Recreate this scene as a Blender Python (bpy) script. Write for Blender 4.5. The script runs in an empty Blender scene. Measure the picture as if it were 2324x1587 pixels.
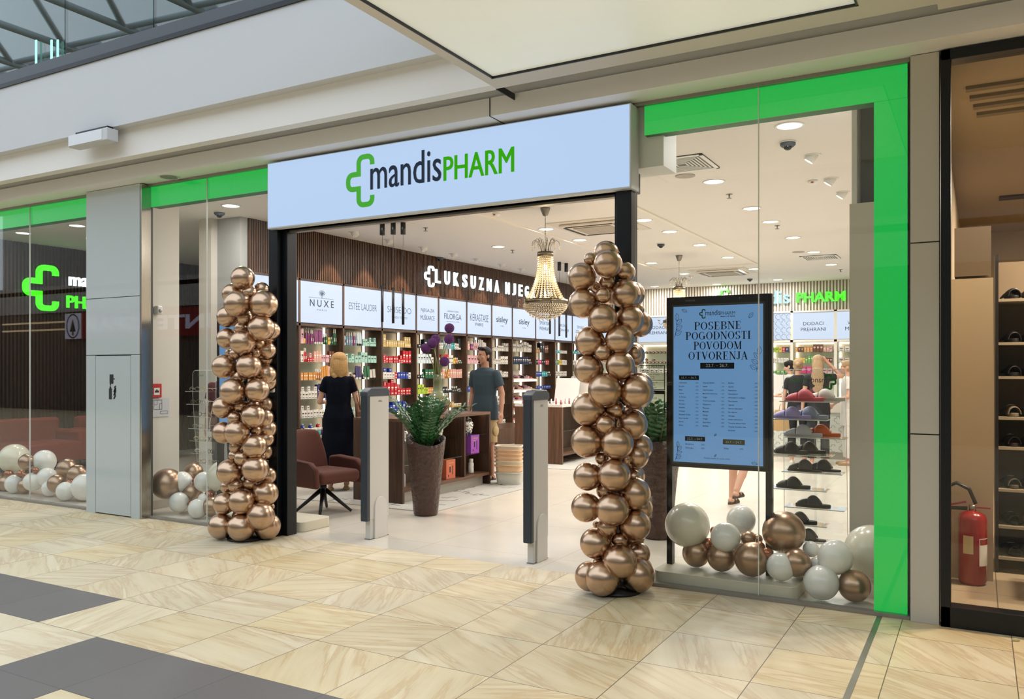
import bpy, bmesh, math, random
from mathutils import Vector as V, Matrix, Euler
random.seed(11)
S = bpy.context.scene
COL = S.collection
PI = math.pi
R = math.radians

# ------------------------------------------------------------------ camera
YAW = R(29.39); FPX = 1885.0; CX = 1162.0; HOR = 838.8; CZ = 1.5
cd = bpy.data.cameras.new('camera'); cam = bpy.data.objects.new('camera', cd); COL.objects.link(cam)
cam.location = (0, 0, CZ); cam.rotation_euler = (PI / 2, 0, YAW)
cd.sensor_width = 36; cd.lens = 36 * FPX / 2324; cd.shift_y = (HOR - 793.5) / 2324; cd.clip_end = 200
S.camera = cam
S.view_settings.view_transform = 'Standard'; S.view_settings.look = 'None'
S.view_settings.gamma = 1; S.view_settings.use_curve_mapping = False
S.view_settings.exposure = 0.0
S.cycles.max_bounces = 7; S.cycles.diffuse_bounces = 4; S.cycles.glossy_bounces = 4
S.cycles.transmission_bounces = 6; S.cycles.transparent_max_bounces = 28
S.cycles.caustics_reflective = False; S.cycles.caustics_refractive = False
S.cycles.sample_clamp_indirect = 6.0

# ------------------------------------------------------------------ daylight from the mall's glass roof
w = bpy.data.worlds.new('world'); S.world = w; w.use_nodes = True
bg = w.node_tree.nodes['Background']; bg.inputs[0].default_value = (0.80, 0.90, 1.0, 1); bg.inputs[1].default_value = 2.15

def arealight(name, loc, size, power, color, rot=(0, 0, 0), shape='DISK', sy=None, spread=PI):
    l = bpy.data.lights.new(name, 'AREA'); l.shape = shape; l.size = size
    if sy: l.size_y = sy
    l.energy = power; l.color = color; l.spread = spread
    o = bpy.data.objects.new(name, l); COL.objects.link(o); o.location = loc; o.rotation_euler = rot
    return o

# ------------------------------------------------------------------ geometry helpers: a pixel of the frame meets a plane of the place
_s, _c = math.sin(YAW), math.cos(YAW)
def ray(u, v):
    r = (u - CX) / FPX
    return V((-_s + _c * r, _c + _s * r, (HOR - v) / FPX))
def atz(u, v, z=0.0):
    d = ray(u, v); t = (z - CZ) / d.z; return V((d.x * t, d.y * t, z))
def aty(u, v, y):
    d = ray(u, v); t = y / d.y; return V((d.x * t, y, CZ + d.z * t))
def atx(u, v, x):
    d = ray(u, v); t = x / d.x; return V((x, d.y * t, CZ + d.z * t))
def att(u, v, t):
    d = ray(u, v); return V((d.x * t, d.y * t, CZ + d.z * t))
YF, XW, YB, ZC = 5.52, -8.276, 19.43, 3.472      # shop front, luxury wall, far wall, shop ceiling

# ------------------------------------------------------------------ materials
def lin(h):
    if isinstance(h, str):
        h = [int(h[i:i + 2], 16) / 255 for i in (0, 2, 4)]
        return tuple((x / 12.92 if x <= 0.04045 else ((x + 0.055) / 1.055) ** 2.4) for x in h)
    return tuple(h)
MATS = {}
def mat(name, col='808080', rough=0.5, metal=0.0, em=0.0, emcol=None, trans=0.0, coat=0.0, bump=0.0, bscale=60, var=0.0, vscale=8, spec=0.5, sss=0.0):
    if name in MATS: return MATS[name]
    m = bpy.data.materials.new(name); m.use_nodes = True; nt = m.node_tree; b = nt.nodes['Principled BSDF']
    c = lin(col); b.inputs['Base Color'].default_value = (*c, 1)
    b.inputs['Roughness'].default_value = rough; b.inputs['Metallic'].default_value = metal
    b.inputs['Transmission Weight'].default_value = trans; b.inputs['Coat Weight'].default_value = coat
    b.inputs['Specular IOR Level'].default_value = spec
    if sss: b.inputs['Subsurface Weight'].default_value = sss; b.inputs['Subsurface Radius'].default_value = (.02, .01, .006)
    if em:
        b.inputs['Emission Color'].default_value = (*lin(emcol or col), 1); b.inputs['Emission Strength'].default_value = em
    if bump or var:
        tc = nt.nodes.new('ShaderNodeTexCoord')
    if bump:
        n = nt.nodes.new('ShaderNodeTexNoise'); n.inputs['Scale'].default_value = bscale; n.inputs['Detail'].default_value = 4
        nt.links.new(tc.outputs['Object'], n.inputs['Vector'])
        bp = nt.nodes.new('ShaderNodeBump'); bp.inputs['Strength'].default_value = bump; bp.inputs['Distance'].default_value = 0.01
        nt.links.new(n.outputs['Fac'], bp.inputs['Height']); nt.links.new(bp.outputs[0], b.inputs['Normal'])
    if var:
        n2 = nt.nodes.new('ShaderNodeTexNoise'); n2.inputs['Scale'].default_value = vscale; n2.inputs['Detail'].default_value = 3
        nt.links.new(tc.outputs['Object'], n2.inputs['Vector'])
        mx = nt.nodes.new('ShaderNodeMix'); mx.data_type = 'RGBA'
        mx.inputs[6].default_value = (*[x * (1 - var) for x in c], 1); mx.inputs[7].default_value = (*[min(1, x * (1 + var)) for x in c], 1)
        nt.links.new(n2.outputs['Fac'], mx.inputs[0]); nt.links.new(mx.outputs[2], b.inputs['Base Color'])
    MATS[name] = m; return m

def wood(name, c1, c2, axis='Z', rough=0.42, sc=1.0):
    if name in MATS: return MATS[name]
    m = bpy.data.materials.new(name); m.use_nodes = True; nt = m.node_tree; b = nt.nodes['Principled BSDF']
    tc = nt.nodes.new('ShaderNodeTexCoord'); mp = nt.nodes.new('ShaderNodeMapping')
    s = {'Z': (14, 14, .9), 'Y': (14, .9, 14), 'X': (.9, 14, 14)}[axis]; mp.inputs['Scale'].default_value = tuple(x * sc for x in s)
    n = nt.nodes.new('ShaderNodeTexNoise'); n.inputs['Scale'].default_value = 1.6; n.inputs['Detail'].default_value = 7; n.inputs['Distortion'].default_value = 1.3
    cr = nt.nodes.new('ShaderNodeValToRGB'); cr.color_ramp.elements[0].position = .3; cr.color_ramp.elements[1].position = .72
    cr.color_ramp.elements[0].color = (*lin(c1), 1); cr.color_ramp.elements[1].color = (*lin(c2), 1)
    nt.links.new(tc.outputs['Object'], mp.inputs[0]); nt.links.new(mp.outputs[0], n.inputs['Vector'])
    nt.links.new(n.outputs['Fac'], cr.inputs[0]); nt.links.new(cr.outputs[0], b.inputs['Base Color']); b.inputs['Roughness'].default_value = rough
    MATS[name] = m; return m

def glass(name, tint=(.975, .985, .975), ior=1.5, boost=0.0):
    if name in MATS: return MATS[name]
    m = bpy.data.materials.new(name); m.use_nodes = True; nt = m.node_tree; nt.nodes.clear()
    o = nt.nodes.new('ShaderNodeOutputMaterial'); t = nt.nodes.new('ShaderNodeBsdfTransparent'); t.inputs[0].default_value = (*tint, 1)
    g = nt.nodes.new('ShaderNodeBsdfGlossy'); g.inputs['Roughness'].default_value = 0.0; g.inputs[0].default_value = (1, 1, 1, 1)
    f = nt.nodes.new('ShaderNodeFresnel'); f.inputs[0].default_value = ior; mx = nt.nodes.new('ShaderNodeMixShader')
    ad = nt.nodes.new('ShaderNodeMath'); ad.operation = 'ADD'; ad.inputs[1].default_value = boost
    ge = nt.nodes.new('ShaderNodeNewGeometry'); k1 = nt.nodes.new('ShaderNodeMath'); k1.operation = 'MULTIPLY_ADD'; k1.inputs[1].default_value = -2; k1.inputs[2].default_value = 1
    k2 = nt.nodes.new('ShaderNodeMath'); k2.operation = 'POWER'; k2.inputs[0].default_value = ior; nt.links.new(ge.outputs['Backfacing'], k1.inputs[0]); nt.links.new(k1.outputs[0], k2.inputs[1]); nt.links.new(k2.outputs[0], f.inputs[0])
    nt.links.new(f.outputs[0], ad.inputs[0]); nt.links.new(ad.outputs[0], mx.inputs[0])
    nt.links.new(t.outputs[0], mx.inputs[1]); nt.links.new(g.outputs[0], mx.inputs[2]); nt.links.new(mx.outputs[0], o.inputs[0])
    MATS[name] = m; return m

def emis(name, col, s=1.0):
    if name in MATS: return MATS[name]
    m = bpy.data.materials.new(name); m.use_nodes = True; b = m.node_tree.nodes['Principled BSDF']
    b.inputs['Base Color'].default_value = (0.02, 0.02, 0.02, 1); b.inputs['Roughness'].default_value = .25
    b.inputs['Emission Color'].default_value = (*lin(col), 1); b.inputs['Emission Strength'].default_value = s
    MATS[name] = m; return m

# ------------------------------------------------------------------ mesh builder
class MB:
    def __init__(s): s.v = []; s.f = []; s.m = []; s.sm = []
    def add(s, vs, fs, m=0, smooth=False, M=None):
        o = len(s.v)
        s.v += [tuple(M @ V(p)) if M is not None else tuple(p) for p in vs]
        for f in fs: s.f.append(tuple(i + o for i in f)); s.m.append(m); s.sm.append(smooth)
        return s
    def box(s, x0, x1, y0, y1, z0, z1, m=0, M=None):
        x0, x1 = sorted((x0, x1)); y0, y1 = sorted((y0, y1)); z0, z1 = sorted((z0, z1))
        return s.add([(x, y, z) for x in (x0, x1) for y in (y0, y1) for z in (z0, z1)],
                     [(0, 1, 3, 2), (4, 6, 7, 5), (0, 4, 5, 1), (2, 3, 7, 6), (0, 2, 6, 4), (1, 5, 7, 3)], m, False, M)
    def lathe(s, prof, c=(0, 0, 0), seg=24, m=0, M=None, smooth=True, sx=1, sy=1):
        vs = []; fs = []; n = len(prof)
        for (r, z) in prof:
            for k in range(seg):
                a = 2 * PI * k / seg; vs.append((c[0] + r * sx * math.cos(a), c[1] + r * sy * math.sin(a), c[2] + z))
        for i in range(n - 1):
            for k in range(seg):
                fs.append((i * seg + k, i * seg + (k + 1) % seg, (i + 1) * seg + (k + 1) % seg, (i + 1) * seg + k))
        s.add(vs, fs, m, smooth, M)
        base = len(s.v) - len(vs)
        s.f.append(tuple(base + k for k in reversed(range(seg)))); s.m.append(m); s.sm.append(False)
        s.f.append(tuple(base + (n - 1) * seg + k for k in range(seg))); s.m.append(m); s.sm.append(False)
        return s
    def sphere(s, c, r, seg=16, rings=10, m=0, M=None):
        if not isinstance(r, (tuple, list)): r = (r, r, r)
        vs = []; fs = []
        for i in range(1, rings):
            t = PI * i / rings
            for k in range(seg):
                a = 2 * PI * k / seg; vs.append((c[0] + r[0] * math.sin(t) * math.cos(a), c[1] + r[1] * math.sin(t) * math.sin(a), c[2] + r[2] * math.cos(t)))
        top = len(vs); vs.append((c[0], c[1], c[2] + r[2])); bot = len(vs); vs.append((c[0], c[1], c[2] - r[2]))
        for i in range(rings - 2):
            for k in range(seg): fs.append((i * seg + k, (i + 1) * seg + k, (i + 1) * seg + (k + 1) % seg, i * seg + (k + 1) % seg))
        for k in range(seg):
            fs.append((top, k, (k + 1) % seg)); l = (rings - 2) * seg; fs.append((bot, l + (k + 1) % seg, l + k))
        return s.add(vs, fs, m, True, M)
    def tube(s, pts, rad, seg=8, m=0, M=None, closed=False, flat=1.0):
        pts = [V(p) for p in pts]; n = len(pts)
        if not isinstance(rad, (list, tuple)): rad = [rad] * n
        vs = []; fs = []; up = None
        for i, p in enumerate(pts):
            if closed: d = pts[(i + 1) % n] - pts[i - 1]
            else: d = (pts[min(i + 1, n - 1)] - pts[max(i - 1, 0)])
            d = d.normalized() if d.length > 1e-9 else V((0, 0, 1))
            if up is None: up = V((0, 0, 1)) if abs(d.z) < .9 else V((1, 0, 0))
            a = (up - d * up.dot(d)); a = a.normalized() if a.length > 1e-6 else d.orthogonal().normalized(); b = d.cross(a); up = a
            for k in range(seg):
                t = 2 * PI * k / seg; vs.append(p + (a * math.cos(t) * flat + b * math.sin(t)) * rad[i])
        rng = n if closed else n - 1
        for i in range(rng):
            j = (i + 1) % n
            for k in range(seg): fs.append((i * seg + k, i * seg + (k + 1) % seg, j * seg + (k + 1) % seg, j * seg + k))
        s.add(vs, fs, m, True, M)
        if not closed:
            b0 = len(s.v) - len(vs)
            s.f.append(tuple(b0 + k for k in reversed(range(seg)))); s.m.append(m); s.sm.append(False)
            s.f.append(tuple(b0 + (n - 1) * seg + k for k in range(seg))); s.m.append(m); s.sm.append(False)
        return s
    def prism(s, poly, o, xd, yd, depth, m=0):
        """polygon (x, y) in the plane of xd, yd at o, extruded along their normal"""
        o = V(o); xd = V(xd); yd = V(yd); n = xd.cross(yd).normalized(); k = len(poly)
        a = [o + xd * p[0] + yd * p[1] for p in poly]; b = [q + n * depth for q in a]
        fs = [tuple(reversed(range(k))), tuple(range(k, 2 * k))] + [(i, (i + 1) % k, k + (i + 1) % k, k + i) for i in range(k)]
        return s.add(a + b, fs, m)
    def stroke(s, pts, wd, o, xd, yd, depth, m=0, closed=False):
        """a flat ribbon along pts (x, y), mitred, extruded"""
        P = [V((p[0], p[1])) for p in pts]; n = len(P); L = []; Rr = []
        for i in range(n):
            a = P[i] - P[i - 1] if (i > 0 or closed) else P[1] - P[0]
            b = P[(i + 1) % n] - P[i] if (i < n - 1 or closed) else P[-1] - P[-2]
            a.normalize(); b.normalize(); na = V((-a.y, a.x)); nb = V((-b.y, b.x)); mm = na + nb
            mm = mm.normalized() if mm.length > 1e-6 else na
            w_ = (wd / 2) / max(.35, mm.dot(na)); L.append(P[i] + mm * w_); Rr.append(P[i] - mm * w_)
        for i in range(n if closed else n - 1):
            j = (i + 1) % n; s.prism([Rr[i], Rr[j], L[j], L[i]], o, xd, yd, depth, m)
        return s
    def mesh(s, me, M, m=0):
        s.add([v.co for v in me.vertices], [tuple(p.vertices) for p in me.polygons], m, False, M); return s
    def build(s, name, mats, parent=None, loc=None, bevel=0, seg=2, sub=0, fix=True):
        me = bpy.data.meshes.new(name); me.from_pydata([tuple(p) for p in s.v], [], s.f)
        mats = mats if isinstance(mats, (list, tuple)) else [mats]
        for m in mats: me.materials.append(m)
        me.polygons.foreach_set('material_index', s.m); me.polygons.foreach_set('use_smooth', s.sm)
        if fix:
            bm = bmesh.new(); bm.from_mesh(me); bmesh.ops.recalc_face_normals(bm, faces=bm.faces); bm.to_mesh(me); bm.free()
        me.update()
        o = bpy.data.objects.new(name, me); COL.objects.link(o)
        if parent: o.parent = parent
        if loc is not None: o.location = loc
        if bevel:
            b = o.modifiers.new('b', 'BEVEL'); b.width = bevel; b.segments = seg; b.limit_method = 'ANGLE'; b.angle_limit = R(40)
            for p in me.polygons: p.use_smooth = True
            b.harden_normals = True
        if sub:
            q = o.modifiers.new('s', 'SUBSURF'); q.levels = q.render_levels = sub
            for p in me.polygons: p.use_smooth = True
        return o

def tag(o, label=None, cat=None, group=None, kind=None):
    if label: o['label'] = label
    if cat: o['category'] = cat
    if group: o['group'] = group
    if kind: o['kind'] = kind
    return o
def thing(name, label, cat, loc=(0, 0, 0), rz=0, group=None):
    o = bpy.data.objects.new(name, None); COL.objects.link(o); o.location = loc; o.rotation_euler = (0, 0, rz); o.empty_display_size = .1
    return tag(o, label, cat, group)
def struct(o): o['kind'] = 'structure'; return o
KIDS = {}
def dup(o, loc=None, rz=None, label=None, parent=None):
    c = o.copy(); COL.objects.link(c)
    if parent: c.parent = parent
    if loc is not None: c.location = loc
    if rz is not None: c.rotation_euler = (0, 0, rz)
    if label: c['label'] = label
    for ch in [x for x in COL.objects if x.parent == o]: dup(ch, parent=c)
    return c
def bx(name, x0, x1, y0, y1, z0, z1, m, parent=None, bevel=0):
    return MB().box(x0, x1, y0, y1, z0, z1).build(name, m, parent, bevel=bevel)

# lettering ---------------------------------------------------------
_T = {}
def glyphmesh(s_, off=0.0, sp=1.0):
    k = (s_, off, sp)
    if k not in _T:
        cu = bpy.data.curves.new('t', 'FONT'); cu.body = s_; cu.resolution_u = 3; cu.offset = off; cu.size = 1; cu.space_character = sp
        o = bpy.data.objects.new('t', cu); COL.objects.link(o); dg = bpy.context.evaluated_depsgraph_get(); dg.update()
        me = bpy.data.meshes.new_from_object(o.evaluated_get(dg)); vs = [v.co.copy() for v in me.vertices]; fs = [tuple(p.vertices) for p in me.polygons]
        bpy.data.objects.remove(o); bpy.data.curves.remove(cu); bpy.data.meshes.remove(me)
        if not vs: _T[k] = ([], [], 0, 1, 0, 1)
        else:
            xs = [v.x for v in vs]; ys = [v.y for v in vs]; _T[k] = (vs, fs, min(xs), max(xs), min(ys), max(ys))
    return _T[k]
def text(mb, s_, o, xd, yd, w=None, h=None, cap=None, align='c', depth=0.002, m=0, off=0.0, sp=1.0):
    """letters on the plane xd, yd; o = middle of their foot line ('c') or left end ('l'); w, h fit the drawn box, cap fits the capital height"""
    vs, fs, x0, x1, y0, y1 = glyphmesh(s_, off, sp)
    if not vs: return
    hx = glyphmesh('H', off)
    sy = h / (y1 - y0) if h else (cap / (hx[5] - hx[4]) if cap else None)
    sx = w / (x1 - x0) if w else sy
    if sy is None: sy = sx
    o = V(o); xd = V(xd).normalized(); yd = V(yd).normalized(); n = xd.cross(yd)
    ox = -(x0 + x1) / 2 if align == 'c' else (-x0 if align == 'l' else -x1)
    oy = -y0 if h else 0
    P = [o + xd * ((v.x + ox) * sx) + yd * ((v.y + oy) * sy) for v in vs]; k = len(P)
    F = list(fs) + [tuple(i + k for i in reversed(f)) for f in fs] if depth > .004 else list(fs)
    if depth > .004:
        ed = {}
        for f in fs:
            for i in range(len(f)):
                a, b = f[i], f[(i + 1) % len(f)]; ed[(a, b)] = ed.get((a, b), 0) + 1
        for (a, b) in ed:
            if (b, a) not in ed: F.append((b, a, a + k, b + k))
        mb.add([p + n * depth for p in P] + P, F, m)
    else: mb.add([p + n * depth for p in P], F, m)

# high-contrast serif capitals drawn with thick stems and hairlines
def serif(mb, s_, o, xd, yd, w, h, depth=.001, m=0):
    T, t = .16, .05
    def G(ch):
        v = lambda x, a=0, b=1, tk=T: [('q', x - tk / 2, a, x + tk / 2, b)]
        hh = lambda a, b, y: [('q', a, y - t / 2, b, y + t / 2)]
        sf = lambda x, y, wd=.34: hh(x - wd / 2, x + wd / 2, y)
        T0, B0 = 1 - t / 2, t / 2
        if ch == 'I': return v(.17) + sf(.17, T0) + sf(.17, B0), .34
        if ch in 'PRB':
            g = v(.17) + sf(.14, T0, .28) + sf(.17, B0) + hh(.17, .4, T0) + hh(.17, .4, .5) + [('a', .4, .75, .2, .25 - t / 2, -90, 90)]
            if ch == 'R': g += [('d', .38, .5, .66, .02, T * .9), ('q', .6, 0, .78, t)]
            if ch == 'B': g += hh(.17, .42, B0) + [('a', .42, .26, .22, .24 - t / 2, -90, 90)]
            return g, {'P': .68, 'R': .78, 'B': .74}[ch]
        if ch == 'D': return v(.17) + sf(.14, T0, .28) + sf(.14, B0, .28) + hh(.17, .36, T0) + hh(.17, .36, B0) + [('a', .36, .5, .36, .5 - t / 2, -90, 90)], .8
        if ch == 'O': return [('a', .4, .5, .32, .5 - t / 2, 0, 360)], .8
        if ch == 'G': return [('a', .4, .5, .32, .5 - t / 2, 40, 325)] + v(.68, .08, .45) + sf(.66, .45, .3), .84
        if ch == 'S': return [('s',)] + [('q', .08, 0, .08 + t, .28), ('q', .5, .74, .5 + t, 1)], .62
        if ch == 'E': return v(.17) + hh(0, .6, T0) + hh(0, .62, B0) + hh(.17, .45, .5) + [('q', .57, .72, .6, 1), ('q', .59, 0, .62, .3), ('q', .43, .38, .46, .62)], .68
        if ch == 'T': return v(.35) + hh(.02, .68, T0) + sf(.35, B0) + [('q', .02, .72, .05, 1), ('q', .65, .72, .68, 1)], .7
        if ch == 'N': return v(.12, 0, 1, t) + v(.68, 0, 1, t) + [('d', .14, .98, .68, .04, T)] + sf(.12, B0, .24) + sf(.68, T0, .24) + sf(.08, T0, .2), .8
        if ch == 'M': return v(.12, 0, 1, t) + v(.8, 0, 1, T) + [('d', .15, .98, .44, .04, T), ('d', .46, .04, .78, .98, t)] + sf(.12, B0, .24) + sf(.8, B0, .3) + sf(.08, T0, .2) + sf(.86, T0, .2), 1.0
        if ch == 'V': return [('d', .12, .98, .4, .02, T), ('d', .4, .02, .66, .98, t)] + sf(.12, T0, .3) + sf(.66, T0, .22), .76
        if ch == 'A': return [('d', .1, .02, .37, .98, t), ('d', .38, .98, .64, .02, T)] + sf(.1, B0, .22) + sf(.64, B0, .3) + hh(.2, .55, .33), .76
        if ch == 'J': return v(.3, .2, 1) + sf(.3, T0) + [('a', .17, .2, .13, .17, -180, 0)], .46
        return [], .4
    adv = 0; items = []
    for ch in s_:
        g, a = G(ch); items.append((g, adv)); adv += a + .09
    sx = w / (adv - .09); sy = h
    for g, ox in items:
        P = lambda L: mb.prism([((p[0] + ox) * sx - w / 2, p[1] * sy) for p in L], o, xd, yd, depth, m)
        for e in g:
            if e[0] == 'q': P([(e[1], e[2]), (e[3], e[2]), (e[3], e[4]), (e[1], e[4])])
            elif e[0] == 'd':
                _, x0, y0, x1, y1, ww = e; P([(x0 - ww / 2, y0), (x0 + ww / 2, y0), (x1 + ww / 2, y1), (x1 - ww / 2, y1)])
            else:
                if e[0] == 's': segs = [(.31, .74, .2, .235, 30, 270), (.31, .26, .22, .235, 90, -150)]
                else: segs = [e[1:]]
                for cx_, cy_, rx, ry, a0, a1 in segs:
                    n = max(4, int(abs(a1 - a0) / 18)); pr = None
                    for i in range(n + 1):
                        a = R(a0 + (a1 - a0) * i / n); wd = t + (T - t) * abs(math.cos(a)) ** 1.5
                        q = ((cx_ + (rx - wd / 2) * math.cos(a), cy_ + (ry - t / 2) * math.sin(a)), (cx_ + (rx + wd / 2) * math.cos(a), cy_ + (ry + t / 2) * math.sin(a)))
                        if pr: P([pr[0], pr[1], q[1], q[0]])
                        pr = q

def fillet(pts, rs, n=5):
    out = []
    for i, p in enumerate(pts):
        r = rs[i]
        if r <= 0: out.append(p); continue
        a = V(pts[i - 1]) - V(p); b = V(pts[i + 1]) - V(p); a.normalize(); b.normalize(); p = V(p)
        c = p + a * r + b * r
        for k in range(n + 1):
            t = PI / 2 * k / n; out.append(tuple(c - b * r * math.cos(t) - a * r * math.sin(t)))
    return out
def cross(mb, o, xd, yd, h, depth=.01, m=0, wd=.097, ax=.69):
    p = [(.925, .79), (.925, .955), (.45, .955), (.45, .64), (.075, .64), (.075, .36), (.45, .36), (.45, .045), (.925, .045), (.925, .21)]
    p = [(x * ax * h, y * h) for x, y in p]; r = .11 * h
    mb.stroke(fillet(p, [0, r, r, 0, r, r, 0, r, r, 0]), wd * h, o, xd, yd, depth, m)
XD, YD, ZD = V((1, 0, 0)), V((0, 1, 0)), V((0, 0, 1))
ORD = ['first', 'second', 'third', 'fourth', 'fifth', 'sixth', 'seventh', 'eighth', 'ninth', 'tenth', 'eleventh', 'twelfth', 'thirteenth', 'fourteenth', 'fifteenth', 'sixteenth', 'seventeenth', 'eighteenth', 'nineteenth', 'twentieth', 'twenty-first', 'twenty-second', 'twenty-third', 'twenty-fourth', 'twenty-fifth', 'twenty-sixth']

# ------------------------------------------------------------------ common materials
white = mat('white_paint', 'e4e3e0', .55); cream = mat('cream_paint', 'd9d2c6', .6); fasc = mat('fascia_paint', 'c6c8cc', .6)
ceilm = mat('ceiling_paint', 'e2ddd8', .75); black = mat('black_metal', '10151b', .35, .3); blk = mat('black_plastic', '141416', .4)
dgrey = mat('dark_grey_plastic', '3c4450', .45); lgrey = mat('light_grey_panel', 'b9c2c4', .14, 0.0, coat=.5); chrome = mat('chrome', 'b8b2a8', .18, 1.0)
steel = mat('brushed_steel', '9a958c', .35, 1.0); G1 = glass('window_glass', ior=1.33); G2 = glass('shelf_glass', (.82, .93, .90)); GA = glass('acrylic', (.95, .97, .97), 1.49)
GR = glass('railing_glass', (.55, .70, .68), 1.5, .03)
walnut = wood('walnut', '35231a', '5a4030'); walnutY = wood('walnut_horizontal', '4a3325', '7a5a44', 'Y'); walnutL = wood('walnut_panel', '49301f', '6e4d38')
slatm = wood('slat_wood', '3e291d', '614431', 'Z'); darkslat = wood('dark_slat_wood', '2a1d18', '3c2b24', 'Z')
green = emis('green_light', '00ae42', 1.0); greenS = emis('green_sign_light', '4bff1a', 1.15); whiteS = emis('white_sign_light', 'eafcff', 1.6); blueS = emis('pale_blue_sign_light', 'bcecff', 1.1)
lampm = emis('lamp_diffuser', 'fffaf0', 6.0); led = emis('led_strip', 'fff1dc', 3.6); panelL = emis('light_panel', 'd3e2fb', 1.0)
# ================================================================== FLOORS
TP, TX, TY = 0.5585, -3.196, 2.915
def stone():
    m = bpy.data.materials.new('travertine_tiles'); m.use_nodes = True; nt = m.node_tree; b = nt.nodes['Principled BSDF']; N = nt.nodes.new; L = nt.links.new
    def M(op, a, b_=None):
        n = N('ShaderNodeMath'); n.operation = op
        for i, x in enumerate((a, b_)):
            if x is None: continue
            if isinstance(x, (int, float)): n.inputs[i].default_value = x
            else: L(x, n.inputs[i])
        return n.outputs[0]
    tc = N('ShaderNodeTexCoord'); sp = N('ShaderNodeSeparateXYZ'); L(tc.outputs['Object'], sp.inputs[0])
    u = M('DIVIDE', M('SUBTRACT', sp.outputs[0], TX), TP); v = M('DIVIDE', M('SUBTRACT', sp.outputs[1], TY), TP)
    cu, cv = M('FLOOR', u), M('FLOOR', v); fu, fv = M('SUBTRACT', u, cu), M('SUBTRACT', v, cv)
    cc = N('ShaderNodeCombineXYZ'); L(cu, cc.inputs[0]); L(cv, cc.inputs[1]); wn = N('ShaderNodeTexWhiteNoise'); wn.noise_dimensions = '2D'; L(cc.outputs[0], wn.inputs[0])
    sc = N('ShaderNodeSeparateColor'); L(wn.outputs['Color'], sc.inputs[0])
    vr = N('ShaderNodeVectorRotate'); vr.rotation_type = 'Z_AXIS'; L(tc.outputs['Object'], vr.inputs['Vector']); L(M('MULTIPLY', M('SUBTRACT', sc.outputs[0], .35), 2.0), vr.inputs['Angle'])
    ad = N('ShaderNodeVectorMath'); ad.operation = 'ADD'; L(vr.outputs[0], ad.inputs[0]); s2 = N('ShaderNodeVectorMath'); s2.operation = 'SCALE'; L(wn.outputs['Color'], s2.inputs[0]); s2.inputs[3].default_value = 17; L(s2.outputs[0], ad.inputs[1])
    mp = N('ShaderNodeMapping'); mp.inputs['Scale'].default_value = (.6, 5.4, 1); L(ad.outputs[0], mp.inputs[0])
    n1 = N('ShaderNodeTexNoise'); n1.inputs['Scale'].default_value = 1.5; n1.inputs['Detail'].default_value = 8; n1.inputs['Distortion'].default_value = .32; n1.inputs['Roughness'].default_value = .62; L(mp.outputs[0], n1.inputs['Vector'])
    cr = N('ShaderNodeValToRGB'); L(n1.outputs['Fac'], cr.inputs[0]); e = cr.color_ramp.elements
    e[0].position = .30; e[0].color = (*lin('e2d0aa'), 1); e[1].position = .72; e[1].color = (*lin('eadab8'), 1)
    for p, c in ((.42, 'dfcba2'), (.5, 'dac59b'), (.545, 'cfb284'), (.59, 'e0cca4')):
        x = e.new(p); x.color = (*lin(c), 1)
    n2 = N('ShaderNodeTexNoise'); n2.inputs['Scale'].default_value = 1.3; n2.inputs['Detail'].default_value = 2; L(ad.outputs[0], n2.inputs['Vector'])
    hs = N('ShaderNodeHueSaturation'); L(cr.outputs[0], hs.inputs['Color']); L(M('ADD', M('MULTIPLY', M('ADD', M('MULTIPLY', sc.outputs[1], .5), n2.outputs['Fac']), .22), .80), hs.inputs['Value'])
    L(M('ADD', M('MULTIPLY', sc.outputs[2], .25), .78), hs.inputs['Saturation'])
    edge = M('MINIMUM', M('MINIMUM', fu, M('SUBTRACT', 1.0, fu)), M('MINIMUM', fv, M('SUBTRACT', 1.0, fv)))
    g = M('LESS_THAN', edge, .0042); mx = N('ShaderNodeMix'); mx.data_type = 'RGBA'; L(g, mx.inputs[0]); L(hs.outputs[0], mx.inputs[6]); mx.inputs[7].default_value = (*lin('6a5b48'), 1)
    L(mx.outputs[2], b.inputs['Base Color']); b.inputs['Roughness'].default_value = .42
    bp = N('ShaderNodeBump'); bp.inputs['Strength'].default_value = .12; bp.inputs['Distance'].default_value = .002; L(n1.outputs['Fac'], bp.inputs['Height']); L(bp.outputs[0], b.inputs['Normal'])
    return m
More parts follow.
